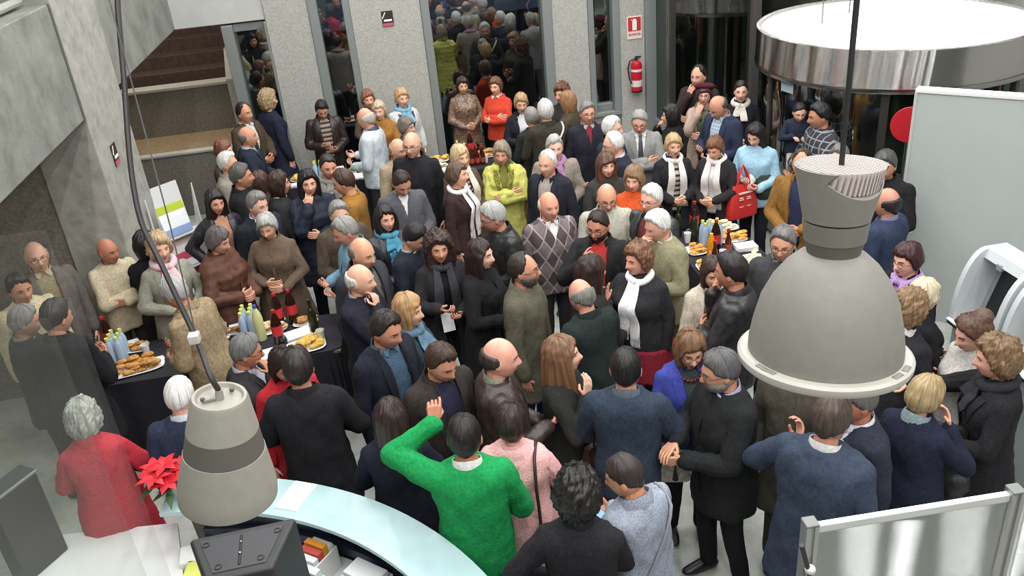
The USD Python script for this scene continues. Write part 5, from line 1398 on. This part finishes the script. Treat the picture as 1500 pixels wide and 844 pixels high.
 "-0.02,7.96,-168|1.72|m|0|crop:34261e|d=c18c72|o=knit,57565a,v,.80|i=plain,dad6d4|l=33323a|p=hold|h=6,30,0|man with short dark hair in a grey V-neck sweater looking down at his hands",
 "-0.20,7.27,-156|1.62|w|0|long:23191a|d=d9a184|o=leather,26262a,w,.74|i=print,3f8fae|x=scarf:4f8ea6|l=24242a|p=clasp|woman with long dark hair and a turquoise scarf",
 "-0.01,6.72,-125|1.65|m|0|full:1d1817|d=c89478|o=plain,23252e,z,.74|c=shirt,b8bcc6|l=24242a|p=clasp|h=6,24,0|young man with black hair looking down, next to the turquoise scarf",
 "0.21,6.39,-174|1.66|w|0|curlyl:3c271d|d=cf9878|o=wool,2b292b,w,.55|i=plain,171618|x=scarfhang:3c3b40|l=1f1e22|p=phone|smiling woman with long brown curls in a charcoal scarf and black coat",
 "0.50,6.11,-123|1.67|w|0|long:2e1c18|d=dcb098|o=wool,1f1f21,z,.50|c=coat,26282a|l=1e1e22|p=waist|smiling woman with long dark hair in a black wool coat, facing right",
 "0.76,5.60,-116|1.74|m|0|recede:352a24|d=c38a6e|o=plain,5b5648,z,.60|c=coat,6a6452|x=glasses,beard:5a544e|l=263048|p=down|h=4,-4,0|man with glasses and greying beard in an olive parka, facing right",
 "-0.42,6.35,-138|1.74|m|0|bald:6c5c4c|d=cf9c78|o=wool,36363c,w,.58|i=plain,6a6460|c=coat,38383e|l=2b2a30|p=down|h=8,12,0|bald man in a charcoal wool coat above the man with hand at his chin",
 "-0.44,5.92,-114|1.70|m|0|bald:cfc9c2|d=d9a88e|o=plain,22222e,z,.66|c=shirt,b9b0b0|l=25252c|p=chin|h=6,4,0|bald white-haired man in a navy coat resting his chin on his hand",
 "-0.48,6.93,109|1.70|m|0|full:8c8882|d=c98c74|o=plain,6f93a8,z,.80|l=36404a|p=hold|h=-8,18,0|grey-haired man in a light blue jacket in profile to the left",
 "-0.60,7.42,-160|1.66|m|0|full:84807c|d=cd9a7c|o=plain,54483c,z,.76|l=2e2c2a|p=clasp|grey-haired person whose face peeps over the light blue jacket",
 "-0.51,8.15,84|1.70|m|0|full:43291e|d=c8936f|o=knit,946a30,n,.80|l=2c2a30|p=hold|h=-5,12,0|brown-haired man in a mustard knit sweater with his back to the right",
 "-0.73,8.77,-167|1.69|m|0|crop:2d211c|d=c99070|o=knit,8c847c,V,.78|i=plain,cfc8c4|x=scarf:8a8580|l=32302e|p=clasp|h=4,8,0|man with short dark hair in a grey-brown cardigan at the back-left buffet",
 "-0.90,8.27,-170|1.71|w|0|long:191314|d=d5a387|o=puff,242936,z,.56|l=1e1e26|p=chin|b=1.04|woman with long black hair in a dark navy coat, hand to her mouth",
 "-1.23,8.49,-77|1.65|w|0|bob:382319|d=cf9c80|o=wool,2f2f31,n,.68|c=shirt,d0ccc8|l=242428|p=waist|woman with a brown bob turned right, a white collar at her neck",
 "-1.49,9.01,-61|1.51|w|0|bob:4a2c1e|d=cf9c80|o=wool,3a2c28,n,.68|l=242428|p=clasp|woman with reddish brown hair wedged left of the brown bob",
 "-1.38,7.90,-140|1.69|m|0|full:77736f|d=d3a188|o=plain,23252d,w,.74|i=plain,dfdcd8|c=shirt,e4e1de|l=24252b|p=down|h=10,8,0|smiling grey-haired man in black with a wide white collar",
 "-1.24,7.52,174|1.61|w|0|short:a9a6a1|d=cf9c80|o=wool,665547,z,.48|c=coat,5a4a3e|i=plain,5c2430|l=2a2426|p=waist|h=-5,12,0|b=1.08|elderly grey-haired woman in a long taupe coat holding her hands together",
 "-1.82,8.27,-154|1.64|w|0|long:241615|d=cf967a|o=leather,25222a,w,.70|i=plain,b98a74|l=26242c|p=hips|h=6,6,0|smiling woman with long dark hair in a black jacket near the leaflet stand",
 "-1.69,7.30,-119|1.62|w|0|short:5c5350|d=cb957a|o=puff,5c3d30,z,.46|c=coat,4c3228|l=2c2424|p=waist|h=6,14,0|b=1.08|woman with short grey-brown hair in a quilted brown coat",
 "-2.13,7.20,-150|1.67|w|0|curly:b4946a|d=d8a88c|o=wool,8b8a7c,w,.60|i=plain,caa0a4|x=scarf:d6b6ba|l=4a443e|p=waist|woman with curly light hair in a sage coat and pink scarf",
 "-2.66,7.49,-142|1.59|m|0|shaved:8a5c44|d=aa7054|o=knit,c2b498,n,.80|c=shirt,c9bca4|l=3a362e|p=cross|h=20,4,0|tanned bald man in a cream sweater, arms crossed",
 "-1.66,6.10,66|1.74|m|0|full:9f9c98|d=b07a5e|o=cord,8e7c60,z,.72|l=4a4236|p=hold|n=10|h=-10,14,0|grey-haired man in a tan corduroy jacket reaching over the left buffet",
 "-3.11,7.19,-151|1.76|m|0|bald:8c8078|d=d6a288|o=plain,6a645e,w,.74|i=knit,9a8a6c|c=shirt,c8b49c|x=glasses|l=2c2a2c|p=down|bald man with glasses in a grey jacket over a tan sweater, near the left wall",
 "-3.16,6.78,-139|1.68|m|0|full:352823|d=c08468|o=knit,cfc09c,n,.80|c=shirt,d8cbb0|l=3c362e|p=down|n=4|smiling dark-haired man in a cream sweater at the left edge",
 "-2.93,6.12,-75|1.66|m|0|full:8a8580|d=c08c72|o=plain,252327,z,.74|c=shirt,9a9a88|l=242226|p=hold|h=8,10,0|grey-haired man in a black coat, lowest at the left edge, facing right",
 "-2.60,5.89,-16|1.76|m|0|full:2c2422|d=b9866c|o=wool,1c1c20,z,.60|l=1f1e22|p=hold|h=-20,12,0|dark-haired man in a long black coat, back turned at the left buffet's end",
 "-2.12,4.70,14|1.60|w|0|curly:a3a097|d=cf9c80|o=wool,b4323f,z,.50|c=coat,b4323f|l=4a1a28|p=waist|h=-15,8,0|b=1.06|grey-haired woman from behind in a red coat",
 "-1.54,4.70,3|1.66|m|0|crop:dcd6d0|d=d4a694|o=knit,2c3346,n,.80|c=shirt,d2d6dc|l=a8a298|p=down|h=-20,10,0|white-haired balding man from behind with a white collar and navy sweater",
 "-1.23,5.21,-92|1.63|m|0|full:6a6a68|d=b8805f|o=plain,302d2e,w,.74|i=plain,b4b4c2|c=shirt,bcbcc8|x=glasses|l=2c2a2c|p=mouth|h=12,12,0|grey-haired man with glasses and light shirt eating, by the left buffet",
 "-0.95,5.01,-154|1.63|w|0|bob:2a1a18|d=d4a188|o=wool,b52a34,z,.70|c=coat,b52a34|l=26242a|p=down|h=0,18,0|woman with dark hair in a red jacket, mostly behind a black coat",
 "-0.79,4.64,-0|1.77|m|0|full:2b2320|d=b98468|o=wool,202023,z,.62|l=1f1f22|p=waist|man with dark brown hair from behind in a black coat, before the red jacket",
 "-0.28,5.03,-139|1.76|m|0|full:2b2320|d=c08468|o=wool,20222c,w,.56|i=denim,42586c|c=shirt,5a7084|l=22242c|p=down|h=12,14,0|dark-haired man in a long navy coat open over a denim shirt",
 "-0.11,5.42,-121|1.64|w|0|bobl:b4874c|d=dba888|o=plain,2e3c48,w,.66|i=plain,4a6070|x=scarf:5c7688|l=262a32|p=down|h=6,0,0|woman with a golden blonde bob in a dark teal coat",
 "0.04,4.60,-153|1.72|m|0|full:412b20|d=c28a70|o=plain,332d29,w,.62|i=plain,2a2a40|c=coat,332d29|l=24242a|p=down|h=12,20,0|man with brown hair in a dark brown jacket over a navy shirt, smiling downwards",
 "0.39,4.40,-90|1.78|m|0|bald:3a2c26|d=d69c88|o=leather,382d29,z,.72|c=shirt,8e917c|l=242a3a|p=hold|h=-8,4,0|bald man in a brown leather jacket in profile to the right",
 "-0.27,4.16,-4|1.62|w|0|long:32211c|d=cf9c80|o=wool,1f212d,n,.62|l=20202a|p=waist|woman with long dark brown hair from behind in a navy jacket",
 "0.12,3.67,-6|1.77|m|0|crop:1e1815|d=b97f60|o=knit,1c8a4a,n,.78|c=shirt,eeeae6|l=27324a|p=raisel|h=-4,0,0|man in a bright green sweater from behind, left arm raised",
 "0.40,3.96,-14|1.59|w|0|short:32241e|d=d2a088|b=1.14|o=boucle,dcaaa6,n,.52|l=1f1e24|p=waist|x=strapv:33201e|woman from behind in a pale pink bouclé coat with a thin shoulder strap",
 "0.81,4.49,-115|1.66|w|0|longw:7c5534|d=dfb096|o=wool,2a2b29,n,.62|l=1f2028|p=chin2|h=12,-8,0|woman with long auburn hair looking up to the right",
 "1.10,4.07,-19|1.76|m|0|crop:1d1818|d=c69276|o=knit,303a48,n,.76|c=shirt,66707c|l=20242e|p=waist|man with cropped black hair from behind in a slate blue sweater",
 "1.59,4.39,172|1.64|w|0|bobl:76512c|d=d9a58a|o=plain,3b4390,V,.72|i=plain,3a4440|x=glasses,necklace:7a2430|l=1e1d22|p=hold|h=4,10,0|woman with glasses in a royal blue blazer and red necklace",
 "1.66,3.95,97|1.74|m|0|full:585656|d=c2906f|o=plain,1e1f20,z,.66|c=shirt,aeb2cc|x=glasses,beard:8c8680|l=1a1a1d|p=lookhand|h=-12,10,0|b=1.08|grey-haired man with glasses in a black jacket, facing the royal blue blazer",
 "0.59,3.12,-19|1.73|w|0|curlys:1c1816|d=c69276|o=knit,232226,n,.76|c=turtle,232226|l=222228|p=selfpoint|h=4,10,0|person with black curly hair from behind in a black sweater, lowest at the centre",
 "0.94,3.28,30|1.63|m|0|crop:352a26|d=cb9068|o=denim,8c929f,z,.80|c=coat,8c929f|x=strap:7a7a80|l=3a4252|p=phone|h=30,14,0|n=4|person in a pale denim jacket looking at a lit phone",
 "1.67,5.68,136|1.64|w|0|curly:7c5230|d=d69a80|o=knit,2b2a2c,n,.80|x=scarfhang:f0eeec,hem:80202e|l=26242a|p=handup|h=-25,0,0|b=1.22|stout woman with auburn curls in a black cardigan, white fringed scarf and red hem",
 "1.16,5.11,28|1.68|m|0|bald:77736c|d=c8947a|o=wool,222a28,z,.66|l=222426|p=hold|n=6|h=-5,16,0|balding grey man in a dark green coat, back turned, right of the olive parka",
 "1.25,5.59,-83|1.64|w|0|longb:34221b|d=d4a48c|o=wool,2c2624,n,.66|l=26222a|p=clasp|woman with long straight brown hair seen from behind, turned to the red shirt",
 "2.14,5.45,-177|1.56|w|0|bob:3e281d|d=dfac92|o=wool,c0b3a0,w,.56|i=plain,a9a092|l=4a4238|p=hold|h=-5,6,0|smiling woman in a cream open coat beside the black leather jacket",
 "2.16,5.04,57|1.76|m|0|full:241e1d|d=c08464|o=leather,2a2829,z,.76|l=25242a|p=chin|h=-8,6,0|dark-haired man in a black leather jacket gesturing to the woman in cream",
 "2.68,5.42,148|1.74|m|0|full:6e6a66|d=c99274|o=plain,3c3d40,z,.74|c=shirt,98a0a4|x=glasses|l=1f1f23|p=down|h=-4,6,0|grey-haired man with glasses in a dark grey jacket, left of the bell lamp shade",
 "3.45,5.04,111|1.64|w|0|short:3d1519|d=dca58c|o=fur,232226,w,.55|i=plain,b495c4|x=glasses,scarfhang:b291c6|l=212025|p=clasp|h=-8,4,0|b=1.1|woman with burgundy hair, glasses and a lilac scarf in a black coat",
 "3.01,4.35,-85|1.67|w|0|curly:8a6a42|d=d8a88c|o=wool,27262a,n,.66|c=coat,d0cccb|l=222226|p=clasp|woman with curly golden brown hair from behind, white collar, at the lamp's right edge",
 "3.29,4.63,-96|1.57|w|0|short:cfc098|d=d8a88c|o=wool,1f1f22,n,.56|l=1f1f22|p=clasp|woman with pale blonde hair behind golden brown curls, in black",
 "3.29,4.04,96|1.64|w|0|updo:5a3c2a|d=d8a48c|o=knit,bdb8b2,n,.66|i=plain,d8d4d0|l=3a3a40|p=down|h=-8,16,0|woman with brown hair pinned up in a pale grey knit, near the cash machine",
 "3.16,3.66,67|1.70|w|0|curly:7c5c38|d=dba288|o=knit,212023,w,.62|i=dots,232226|x=scarf:2b2a2e|l=1f1e22|p=reachl|h=-8,6,0|woman with curly light brown hair in a black cardigan and dotted scarf",
 "2.64,3.59,-66|1.58|w|0|short:a98e5c|d=dcaa90|o=wool,1f2233,z,.50|c=coat,7c8c90|l=1c1c26|p=chin2|h=-12,10,0|b=1.08|blonde woman from behind in a navy coat",
 "1.92,3.28,-51|1.80|m|0|full:4a3a30|d=c08a70|o=plain,353e4e,z,.64|c=shirt,d8d6d2|l=22252e|p=elbowl|h=0,6,0|b=1.1|brown-haired man from behind in a slate blue coat, nearest to the aluminium board",
 "2.24,3.52,90|1.70|m|0|full:5c5a58|d=b8785a|o=plain,282a36,V,.70|i=plain,d4d6e2|c=shirt,dcdde8|x=tie:8a68b4|l=24252e|p=down|h=-6,4,0|man with a white shirt and purple tie under a dark coat",
 "2.15,4.01,152|1.72|m|0|full:4c443c|d=c08a70|o=plain,4f4a40,z,.52|l=45413a|p=down|man whose drab olive coat shows under the bell lamp's rim",
 "-2.29,7.35,-13|1.64|w|0|bob:151214|d=cf9c80|o=wool,1d1c20,n,.66|l=1f1e22|p=clasp|woman with black hair behind the woman in the sage coat",
]

for _row in PEOPLE:
    _p, _rest = _row.split("|", 1)
    _x, _y, _yaw = map(float, _p.split(","))
    person(_x, _y, _yaw, _p + "|" + _rest)
person(4.23, 8.39, -197, "0|1.02|m|0|crop:241a18|d=d8a88c|o=plain,262b3c,n,.78|l=b8a8a0|p=seated|h=0,16,0|small child in navy carried on the plaid-shirted man's arm", zoff=0.65, child=True)
